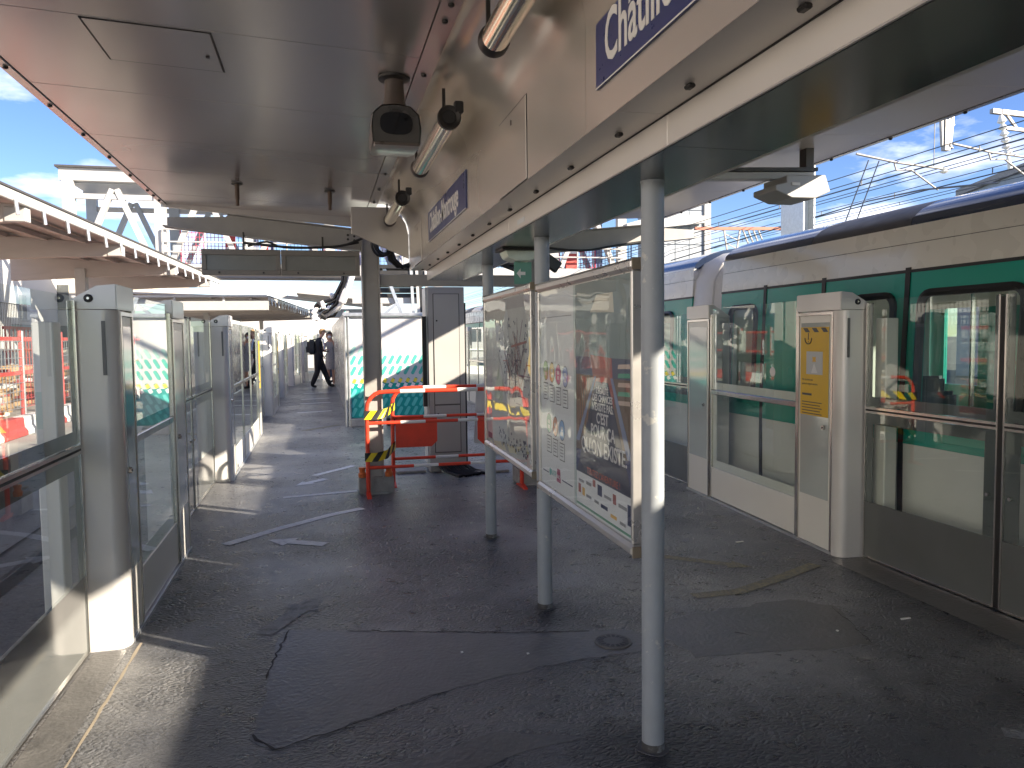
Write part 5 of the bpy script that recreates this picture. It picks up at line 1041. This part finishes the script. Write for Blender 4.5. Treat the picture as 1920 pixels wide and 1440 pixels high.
def fence(y0, n, x, lab):
    for k in range(n):
        t = thing('site_fence', (x, y0+k*2.3, 0), lab % ord_[k], 'fence', 'red mesh fence panels on the opposite platform')
        ya, yb = y0+k*2.3, y0+k*2.3+2.2; mb = MB()
        for q in range(15): y = ya+(yb-ya)*q/14; mb.tube([(x, y, 0.30), (x, y, 1.55)], 0.008, 4)
        for q in range(9): z = 0.30+1.25*q/8; mb.tube([(x+0.012, ya, z), (x+0.012, yb, z)], 0.008, 4)
        g_ = mb.build('wire_grid', M['redm'] if k % 3 == 0 else M['galv'], t); g_['kind'] = 'stuff'
        for y in (ya, yb): MB().tube([(x-0.02, y, 0.0), (x-0.02, y, 1.75)], 0.035, 8).build('post', M['redm'] if k % 2 == 0 else M['galv'], t)
        B(x-0.03, x+0.03, ya+0.04, yb-0.04, 1.56, 1.63).build('top_bar', M['redm'], t); B(x-0.025, x+0.025, ya+0.04, yb-0.04, 0.92, 0.99).build('mid_bar', M['redm'], t)
fence(9.6, 8, -5.5, '%s red mesh fence panel behind the barrier blocks')
for k in range(9):
    y = 10.6+1.9*k
    t = thing('fence_post', (-4.6, y, 0), '%s galvanised post standing in front of the barrier blocks' % ord_[k], 'post', 'galvanised site posts')
    MB().tube([(-4.6, y, 0), (-4.6, y, 1.35)], 0.045, 8).build('tube', M['galv'], t, smooth=True); B(-4.7, -4.5, y-0.1, y+0.1, 0, 0.015).build('base', M['galv'], t)
# stacks of formwork timber and red steel
for k in range(8):
    y = 9.5+2.1*k; x = -6.8-(k % 3)*0.5
    t = thing('timber_stack', (x, y, 0), '%s stack of orange brown formwork timber behind the red fence' % ord_[k], 'timber stack', 'formwork timber stacks')
    for i in range(7):
        for j in range(4):
            o = random.uniform(-0.15, 0.15); rz_ = random.uniform(-0.25, 0.25)
            b_ = MB().box(-0.9, 0.9, -0.09, 0.09, -0.045, 0.045).build('plank', M['timber'] if random.random() > 0.28 else (M['redm'] if random.random() > 0.5 else M['bwhite'])); b_.parent = t
            b_.location = (o, -0.6+0.36*j+random.uniform(-0.05, 0.05), 0.07+0.135*i); b_.rotation_euler = (random.uniform(-0.05, 0.05), random.uniform(-0.06, 0.06), rz_)
for k in range(5):
    y = 11+3.6*k; x = -8.9
    t = thing('site_cage', (x, y, 0), '%s red steel guard cage deep in the building site' % ord_[k], 'cage', 'red guard cages')
    for q in range(9): MB().tube([(x, y+0.3*q, 0), (x, y+0.3*q, 2.0)], 0.022, 5).build('bar', M['redm'], t)
    for z in (0.6, 1.3, 1.98): MB().bar((x-0.02, y-0.1, z), (x-0.02, y+2.6, z), 0.05, 0.09).build('rail', M['redm'], t)
t = thing('steel_portal', (-9.6, 15, 0), 'grey steel beams on posts in front of the white wall', 'steel frame')
for y in (9.5, 14.5, 19.5, 24.5): B(-9.7, -9.5, y, y+0.2, 0, 3.4).build('post', M['galv'], t)
B(-9.75, -9.45, 8, 26, 2.35, 2.6).build('beam', M['galv'], t)
for k in range(13):
    y = 8.5+1.9*k; x = -11.0
    t = thing('railing_panel', (x, y, 1.9), '%s black railing panel on the wall behind the site' % ord_[k], 'railing', 'railing panels in front of the white wall'); mb = MB()
    for q in range(12): mb.tube([(x, y+0.155*q, 1.7), (x, y+0.155*q, 3.0)], 0.012, 4)
    g_ = mb.build('bars', M['bolt'], t); g_['kind'] = 'stuff'
    for z in (1.72, 2.98): MB().tube([(x, y, z), (x, y+1.8, z)], 0.02, 5).build('rail', M['bolt'], t)
bl = thing('white_building', (-17, 20, 0), 'long white building closing the site on the left', 'building')
B(-24, -13, -34, 44, -1, 5.4).build('wall', M['hoard'], bl)
for k in range(9):
    w_ = B(-13.02, -12.99, 10+3.6*k, 10.9+3.6*k, 2.6, 3.7).build('window', M['frit'], bl); B(-12.99, -12.9, 9.95+3.6*k, 10.95+3.6*k, 2.5, 2.6).build('sill', M['concrete'], w_)
bl = thing('white_building', (2, 75, 0), 'sunlit white building at the far end of the platform', 'building')
B(-9, 16, 72, 84, -1, 3.6).build('wall', M['hoard'], bl)
for k in range(6): B(-8+4*k, -7.0+4*k, 71.95, 72.0, 1.2, 2.4).build('window', M['frit'], bl)
bl = thing('tiled_building', (-14, 46, 0), 'cream building with dark windows seen between the left pillars', 'building')
B(-22, -8.5, 44.2, 56, -1, 5.6).build('wall', mat('cream_render', (0.62, 0.57, 0.47), 0.7, var=0.08), bl)
for k in range(5):
    for q in range(2): B(-21+2.5*k, -20+2.5*k, 44.15, 44.2, 1.2+2.1*q, 2.4+2.1*q).build('window', M['frit'], bl)
bl = thing('grey_building', (44, 40, 0), 'grey building with a sloping parapet behind the train, far right', 'building')
MB().prism([(37.3, -1), (8, -1), (8, 13.2), (37.3, 9.35)], 'x', 36, 50).build('wall', mat('blue_grey_wall', (0.30, 0.34, 0.38), 0.6), bl)
MB().prism([(37.4, 9.351), (8, 13.2), (8, 13.6), (37.4, 9.7)], 'x', 35.8, 50.2).build('parapet', M['concrete'], bl)
for k in range(16): B(35.85, 35.98, 23+0.9*k, 23.6+0.9*k, 6.0, 8.6).build('window', M['frit'], bl)

# ================================================================== OVERHEAD LINE
def mast(x, y, h, lab):
    t = thing('line_mast', (x, y, -1), lab, 'mast', 'overhead line masts')
    B(x-0.14, x-0.11, y-0.22, y+0.22, -1, h).build('flange', M['galv'], t); B(x+0.11, x+0.14, y-0.22, y+0.22, -1, h).build('flange', M['galv'], t); B(x-0.109, x+0.109, y-0.03, y+0.03, -1, h).build('web', M['tower'], t)
    for k in range(8): B(x-0.109, x+0.109, y-0.2, y-0.031, k*0.9, k*0.9+0.06).build('stiffener', M['galv'], t)
    return t
mast(10.0, 14.5, 7.2, 'tall galvanised line mast rising behind the near train roof')
t = mast(10.35, 15.4, 7.2, 'second galvanised line mast just behind the first one')
def wire(pts, r, lab): return tag(MB().tube(pts, r, 5).build('overhead_wire', M['wire']), lab, 'wire', 'overhead wires')
wk = [(12.0, 0.306, 'uppermost overhead wire above the train'), (12.2, 0.289, 'second overhead wire from the top'), (12.4, 0.280, 'third overhead wire from the top, thick contact wire'), (15.0, 0.271, 'fourth overhead wire from the top'), (15.2, 0.2655, 'fifth overhead wire from the top'), (16.0, 0.250, 'sixth overhead wire, with droppers below'), (16.0, 0.2405, 'seventh overhead wire, thick contact wire'), (19.0, 0.231, 'eighth overhead wire, close above the train roof'), (19.0, 0.2265, 'lowest overhead wire, close above the train roof')]
for i, (x, k, lab) in enumerate(wk):
    z = 1.5+k*x; s0 = 0.0
    wire([(x, y, z+0.0006*((y-25)/10)**2) for y in range(-10, 140, 10)], 0.017 if 'thick' in lab else 0.011, lab)
for i, (x, k0, k1) in enumerate(((12.3, 0.280, 0.2895), (16.0, 0.2405, 0.250), (19.0, 0.2265, 0.231))):
    t = thing('wire_droppers', (x, 20, 0), ['droppers between the second and third overhead wires', 'droppers between the sixth and seventh overhead wires', 'droppers between the two lowest overhead wires'][i], 'droppers', 'wire droppers')
    for q in range(14): y = 9.0+3.3*q; MB().tube([(x, y, 1.5+k0*x), (x, y, 1.5+k1*x)], 0.013, 4).build('dropper', M['wire'], t)
wire([(11, 10.6, 1.5+11*0.225), (13, 14.5, 1.5+13*0.243), (16, 20.0, 1.5+16*0.247), (12, 25, 1.5+0.22*12)], 0.02, 'sagging crossover wire slanting across the other wires')
def steady(x, y, z, flip, lab):
    t = thing('steady_arm', (x, y, z), lab, 'catenary arm', 'overhead line steady arms')
    P = lambda dx, dy, dz: (x+dx, y+dy, z+dz)
    MB().tube([P(0, 0, 0.18), P(0.9, -0.1, 0.02), P(2.1, -0.15, -0.08)], 0.026, 8).build('tube', M['catp'], t, smooth=True)
    MB().tube([P(0.85, -0.1, 0.0), P(0.9, -0.1, -0.14), P(1.25, -0.12, -0.12), P(1.9, -0.15, -0.52)], 0.02, 8).build('registration_arm', M['catp'], t, smooth=True)
    lathe([(0.03, 0), (0.09, 0.02), (0.04, 0.05), (0.09, 0.08), (0.04, 0.11)], P(2.05, -0.15, -0.06), (0, 0, -1), 8).build('insulator', M['bwhite'], t)
    MB().tube([P(1.8, -0.14, -0.06), P(1.8, -0.14, 2.4)], 0.01, 4).build('stay', M['wire'], t)
steady(10.9, 14.0, 5.05, 1, 'white steady arm of the overhead line below the canopy eave')
steady(13.4, 14.1, 5.4, 1, 'bent white steady arm of the overhead line, right of the drop post')
t = thing('drop_post', (13.4, 14.2, 5), 'lattice drop post hanging above the overhead wires', 'drop post')
for dx in (-0.12, 0.16): MB().bar((13.3+dx*2.2, 14.2, 8.2), (13.3+dx*0.6, 14.2, 5.55), 0.07).build('leg', M['catp'], t)
for k in range(5): MB().bar((13.3-0.24+0.03*k, 14.2, 7.9-0.5*k), (13.3+0.3-0.03*k, 14.2, 7.5-0.5*k), 0.04).build('brace', M['catp'], t)
B(13.24, 13.38, 14.14, 14.26, 5.45, 6.1).build('sleeve', M['catp'], t)
t = thing('line_gantry', (15, 14.5, 6), 'white lattice gantry arm with an insulator at the right edge', 'gantry')
MB().bar((14.6, 14.3, 6.4), (22, 14.3, 6.15), 0.10).build('chord', M['catp'], t); MB().bar((15.0, 14.3, 6.05), (22, 14.3, 5.75), 0.07).build('chord', M['catp'], t)
for k in range(10): MB().bar((15.0+0.6*k, 14.3, 6.36-0.02*k), (15.3+0.6*k, 14.3, 6.05-0.02*k), 0.05).build('brace', M['catp'], t)
lathe([(0.03, 0)]+sum([[(0.10, 0.15+0.14*q), (0.03, 0.2+0.14*q)] for q in range(6)], [])+[(0.05, 1.2)], (14.75, 14.2, 6.3), (0.25, 0, -1), 8).build('insulator', M['bwhite'], t)
t = thing('line_crossarm', (14, 23, 5), 'rust red overhead line crossarm with a lattice drop post, left of the mast', 'crossarm')
MB().bar((12.4, 24, 5.12), (16.2, 24, 5.2), 0.10).build('arm', mat('rust_red_paint', (0.42, 0.15, 0.09), 0.6), t)
for a, b in (((13.5, 5.1), (13.75, 3.6)), ((14.1, 5.1), (13.85, 3.6))): MB().bar((a[0], 24, a[1]), (b[0], 24, b[1]), 0.05).build('leg', M['catp'], t)
for k in range(4): MB().bar((13.56+0.05*k, 24, 4.95-0.3*k), (14.05-0.05*k, 24, 4.75-0.3*k), 0.03).build('brace', M['catp'], t)
for q in range(4): MB().tube([(14.2+0.2*q, 24, 5.15), (14.4+0.2*q, 24, 4.7), (14.75+0.15*q, 24, 4.2)], 0.03, 5).build('jumper', M['catp'], t)
for q in (0, 1): wire([(13.9+0.35*q, 19, 3.3), (15.2+0.35*q, 19, 6.4)], 0.018, ['left of two slanting stay wires beside the mast', 'right of two slanting stay wires beside the mast'][q])
# girder over the right-hand tracks that throws the shadow band on the hoarding
t = thing('line_girder', (8.0, 6, -1), 'girder of the overhead line above the right track, outside the picture', 'girder')
B(7.95, 8.05, -2, 12.5, 5.15, 5.21).build('beam', M['galv'], t); B(7.9, 8.05, -2, -1.8, -1, 5.149).build('post', M['galv'], t)

# ================================================================== DRAIN
t = thing('floor_drain', (1.36, 3.475, 0), 'round iron floor drain with radial slots near the front post', 'drain')
lathe([(0.092, 0.0), (0.090, 0.0075), (0.082, 0.0075), (0.081, 0.0055)], (1.36, 3.475, 0), (0, 0, 1), 32).build('rim', mat('iron_drain', (0.10, 0.095, 0.09), 0.5, var=0.3, vs=20), t, smooth=True)
lathe([(0.0785, 0.0), (0.0785, 0.0085), (0.0, 0.0088)], (1.36, 3.475, 0), (0, 0, 1), 32).build('grate', MATS['iron_drain'], t)
for k in range(16):
    a = 2*PI*k/16; c_, s_ = math.cos(a), math.sin(a); P = lambda r, w_: (1.36+c_*r-s_*w_, 3.475+s_*r+c_*w_)
    MB().prism([P(0.048, -0.006), P(0.074, -0.0095), P(0.074, 0.0095), P(0.048, 0.006)], 'z', 0.0090, 0.0096).build('slot', M['black'], t)
lt = mat('litter_white', (0.75, 0.74, 0.7), 0.7)
for i, (x, y, lab) in enumerate(((2.92, 4.95, 'thin white straw scrap near the right screen unit'), (2.5, 3.3, 'white scrap on the dark floor right of the near post'), (0.62, 3.55, 'white speck of litter on the smooth patch, left'), (0.92, 3.45, 'white speck of litter on the smooth patch, right'), (2.95, 3.35, 'pale scrap before the grey door leaf at right'))):
    tag(MB().prism([(x-0.03 if i in (0, 4) else x-0.006, y-0.006), (x+0.03 if i in (0, 4) else x+0.006, y-0.004), (x+0.028 if i in (0, 4) else x+0.005, y+0.006), (x-0.028 if i in (0, 4) else x-0.005, y+0.006)], 'z', 0.0, 0.006).build('litter', lt), lab, 'litter', 'scraps of litter')

# ================================================================== PEOPLE
def skin_mesh(chains, sub=2):
    """chains: list of lists of (pos, radius); first chain's first vertex is the root; shared points are merged"""
    vs = []; rs = []; es = []; idx = {}
    for ch in chains:
        prev = None
        for p, r in ch:
            key = tuple(round(c, 4) for c in p)
            if key not in idx: idx[key] = len(vs); vs.append(p); rs.append(r)
            i = idx[key]
            if prev is not None and prev != i: es.append((prev, i))
            prev = i
    me = bpy.data.meshes.new('tmp'); me.from_pydata(vs, es, []); o = bpy.data.objects.new('tmp', me); COL.objects.link(o)
    sk = o.modifiers.new('s', 'SKIN'); sk.use_smooth_shade = True; sk.branch_smoothing = 0.6
    for i, r in enumerate(rs): me.skin_vertices[0].data[i].radius = (r if isinstance(r, tuple) else (r, r))
    me.skin_vertices[0].data[0].use_root = True
    ss = o.modifiers.new('u', 'SUBSURF'); ss.levels = sub; ss.render_levels = sub
    dg = bpy.context.evaluated_depsgraph_get(); res = bpy.data.meshes.new_from_object(o.evaluated_get(dg))
    bpy.data.objects.remove(o); res.shade_smooth(); return res
def person(name, loc, rotz, chains, regions, label, scale=1.0):
    t = thing('person', loc, label, 'person')
    me = skin_mesh(chains); me.materials.clear(); mats_ = [m for m, _ in regions]
    for m in mats_: me.materials.append(m)
    for p in me.polygons:
        c = p.center
        for i, (m, fn) in enumerate(regions):
            if fn(c): p.material_index = i; break
    o = bpy.data.objects.new('body', me); COL.objects.link(o); o.parent = t
    t.rotation_euler.z = rotz; t.scale = (scale,)*3
    return t
def blob(name, m, t, c, r, n=10, cut=None):
    vs = []; fs = []; 
    for i in range(n+1):
        th = PI*i/n
        for k in range(14): a = 2*PI*k/14; vs.append((c[0]+r[0]*math.sin(th)*math.cos(a), c[1]+r[1]*math.sin(th)*math.sin(a), c[2]+r[2]*math.cos(th)))
    for i in range(n):
        for k in range(14):
            f = (i*14+k, i*14+(k+1) % 14, (i+1)*14+(k+1) % 14, (i+1)*14+k)
            cc_ = [sum(vs[j][q] for j in f)/4 for q in range(3)]
            if cut is None or cut(cc_): fs.append(f)
    me = bpy.data.meshes.new(name); me.from_pydata(vs, [], fs); me.validate(); me.shade_smooth(); me.materials.append(m); o = bpy.data.objects.new(name, me); COL.objects.link(o); o.parent = t; return o
def hand(w_, d, r=0.009):
    """palm and five fingers as chains leaving wrist w_ in direction d"""
    w_ = Vector(w_); d = Vector(d).normalized(); s = d.cross(Vector((0, 0, 1))); s = s.normalized() if s.length > 0.1 else Vector((1, 0, 0)); palm = w_+d*0.07
    out = [[(tuple(w_), 0.026), (tuple(palm), (0.034, 0.02))]]
    for k, l in enumerate((0.062, 0.075, 0.08, 0.07, 0.055)):
        b = (w_+d*0.025+s*0.035) if k == 0 else palm+s*(0.03-0.02*(k-1)); q = b+(d*0.6+s*0.8 if k == 0 else d)*l*0.55+Vector((0, 0, -0.006)); e = q+(d*0.9)*l*0.45+Vector((0, 0, -0.016))
        out.append([(tuple(palm if k else w_), 0.026 if k == 0 else (0.034, 0.02)), (tuple(b), r+0.003), (tuple(q), r), (tuple(e), r*0.85)])
    return out
def figure(legs, arms, torso_r=1.0, head=(0.11, 0, 1.69), neck=(0.06, 0, 1.53)):
    P = (0, 0, 0.96); W_ = (0.0, 0, 1.12); C_ = (0.02, 0, 1.33); S_ = (0.03, 0, 1.46); k = torso_r
    ch = [[(P, (0.135*k, 0.16*k)), (W_, (0.12*k, 0.15*k)), (C_, (0.13*k, 0.18*k)), (S_, (0.09*k, 0.12*k)), (neck, 0.056), ((neck[0]+0.02, 0, neck[2]+0.07), 0.056), (head, (0.088, 0.078)), ((head[0]+0.005, 0, head[2]+0.085), (0.082, 0.072))]]
    for s_, lg in zip((1, -1), legs): ch.append([(P, (0.135*k, 0.16*k)), ((0, s_*0.09, 0.90), 0.10*k)]+lg)
    for s_, ar in zip((1, -1), arms): ch.append([(S_, (0.09*k, 0.12*k)), ((0.02, s_*0.16, 1.45), 0.072*k)]+ar[0]); ch += hand(ar[0][-1][0], ar[1])
    return ch
# man walking to the right in a dark suit
L_ = [[((0.16, 0.09, 0.52), 0.092), ((0.30, 0.09, 0.12), 0.075), ((0.34, 0.09, 0.055), 0.05), ((0.47, 0.09, 0.045), (0.04, 0.035))], [((-0.04, -0.09, 0.50), 0.092), ((-0.20, -0.09, 0.12), 0.075), ((-0.20, -0.09, 0.055), 0.05), ((-0.07, -0.09, 0.035), (0.04, 0.03))]]
A_ = [[[((0.02, 0.23, 1.2), 0.055), ((0.20, 0.20, 1.10), 0.042)], (1, -0.2, 0.1)], [[((-0.02, -0.23, 1.18), 0.058), ((0.12, -0.21, 0.98), 0.044)], (0.7, 0.1, -0.7)]]
man = person('man', (-0.06, 25.2, 0), 0.0, figure(L_, A_, 1.42, head=(0.15, 0, 1.66), neck=(0.08, 0, 1.52)), [(M['skin'], lambda c: c.z > 1.545 or (abs(c.y) > 0.155 and c.z < 1.13 and c.z > 0.80 and c.x > 0.15)), (M['black'], lambda c: c.z < 0.09), (M['suit'], lambda c: True)], 'person in a dark suit with a black backpack, walking right', 1.03)
blob('hair', mat('hair_blond', (0.30, 0.19, 0.09), 0.6, var=0.3, vs=30), man, (0.135, 0, 1.715), (0.108, 0.092, 0.105), cut=lambda c: c[2] > 1.73 or c[0] < 0.10)
MB_ = MB().prism([(0.105, 1.53), (0.165, 1.50), (0.215, 1.18), (0.175, 1.16), (0.14, 1.38)], 'y', -0.06, 0.06).build('shirt', mat('shirt_blue_white', (0.62, 0.68, 0.80), 0.7), man)
MB_.data.transform(Matrix.Identity(4))
man.children[-1]; 
for o in man.children:
    if o.name.startswith('shirt'): o.data.transform(Matrix.Translation(man.location))
blob('nose', M['skin'], man, (0.245, 0, 1.685), (0.02, 0.014, 0.022)); blob('ear', M['skin'], man, (0.14, -0.082, 1.69), (0.02, 0.012, 0.03)); blob('eye', M['black'], man, (0.222, -0.04, 1.71), (0.009, 0.009, 0.007)); blob('mouth', mat('lips', (0.4, 0.16, 0.13), 0.5), man, (0.232, 0, 1.635), (0.008, 0.022, 0.006))
bp_ = thing('backpack', (-0.06-0.20, 25.2, 1.0), 'black backpack worn by the person in the dark suit', 'backpack')
B(-0.40, -0.12, 25.03, 25.37, 1.05, 1.53).build('bag', M['black'], bp_, bevel=0.07, seg=3); B(-0.44, -0.39, 25.08, 25.32, 1.1, 1.32).build('pocket', M['black'], bp_, bevel=0.02, seg=2)
for y in (25.10, 25.30): MB().tube([(-0.2, y, 1.52), (-0.08, y, 1.55), (0.03, y, 1.48), (0.0, y, 1.3)], 0.018, 6).build('strap', M['black'], bp_)
# woman in a grey dress, phone hand raised to the face, white mask
L_ = [[((0.02, 0.08, 0.50), 0.058), ((-0.02, 0.08, 0.13), 0.036), ((-0.02, 0.08, 0.07), 0.034), ((0.10, 0.08, 0.03), (0.03, 0.025))], [((0.05, -0.08, 0.50), 0.058), ((0.02, -0.08, 0.13), 0.036), ((0.02, -0.08, 0.07), 0.034), ((0.14, -0.08, 0.03), (0.03, 0.025))]]
A_ = [[[((0.10, 0.24, 1.22), 0.042), ((0.20, 0.10, 1.50), 0.03)], (0, -0.2, 1)], [[((0.10, -0.21, 1.18), 0.042), ((0.26, -0.08, 1.22), 0.03)], (0.8, 0.6, 0.1)]]
dress = mat('grey_dress', (0.36, 0.36, 0.37), 0.75, var=0.35, vs=16, stretch=(1, 1, 2.5))
wom = person('woman', (0.33, 26.2, 0), -PI/2-0.15, figure(L_, A_, 0.92), [(M['skin'], lambda c: c.z > 1.47 or c.z < 0.52 or abs(c.y) > 0.15 or c.x > 0.17), (dress, lambda c: True)], 'person in a short grey dress and white face mask, hand raised to the head', 0.98)
blob('hair', mat('hair_dark', (0.025, 0.018, 0.014), 0.5), wom, (0.09, 0, 1.70), (0.115, 0.10, 0.125), cut=lambda c: c[2] > 1.74 or c[0] < 0.09)
blob('face_mask', M['bwhite'], wom, (0.175, 0, 1.635), (0.045, 0.062, 0.052)); blob('eye', M['black'], wom, (0.185, 0.03, 1.72), (0.008, 0.009, 0.006)); blob('eye', M['black'], wom, (0.185, -0.03, 1.72), (0.008, 0.009, 0.006))
sk_ = MB(); ring = lambda r, z: [(0.0+r*0.8*math.cos(2*PI*k/16), r*math.sin(2*PI*k/16), z) for k in range(16)]
sk_.add(ring(0.16, 1.0)+ring(0.19, 0.8)+ring(0.20, 0.55), [(i*16+k, i*16+(k+1) % 16, (i+1)*16+(k+1) % 16, (i+1)*16+k) for i in range(2) for k in range(16)])
so_ = sk_.build('skirt', dress, None, smooth=True); so_.parent = wom
# third person, mostly hidden by the hoarding corner
L_ = [[((0.05, 0.09, 0.5), 0.075), ((-0.05, 0.09, 0.10), 0.055), ((0.10, 0.09, 0.04), 0.04)], [((0.16, -0.09, 0.54), 0.075), ((0.02, -0.09, 0.20), 0.055), ((0.14, -0.09, 0.12), 0.04)]]
A_ = [[[((0.0, 0.22, 1.18), 0.05), ((0.12, 0.2, 1.0), 0.038)], (0.7, 0, -0.7)], [[((0.0, -0.22, 1.18), 0.05), ((0.12, -0.2, 1.0), 0.038)], (0.7, 0, -0.7)]]
p3_ = person('passer', (0.36, 27.6, 0), PI+0.3, figure(L_, A_, 1.0), [(M['skin'], lambda c: c.z > 1.52), (M['black'], lambda c: c.z < 0.10), (mat('jeans_blue', (0.05, 0.09, 0.17), 0.8, var=0.2), lambda c: c.z < 0.98), (M['dkgrey'], lambda c: True)], 'person in jeans and dark top, half hidden behind the woman', 0.96)
blob('hair', MATS['hair_dark'], p3_, (0.09, 0, 1.72), (0.108, 0.095, 0.11), cut=lambda c: c[2] > 1.74 or c[0] < 0.07)
tag(MB().box(0.42, 0.56, 27.2, 27.3, 0.78, 1.08).build('white_bag', M['bwhite'], bevel=0.03, seg=2), 'pale shoulder bag of the half hidden person', 'bag')
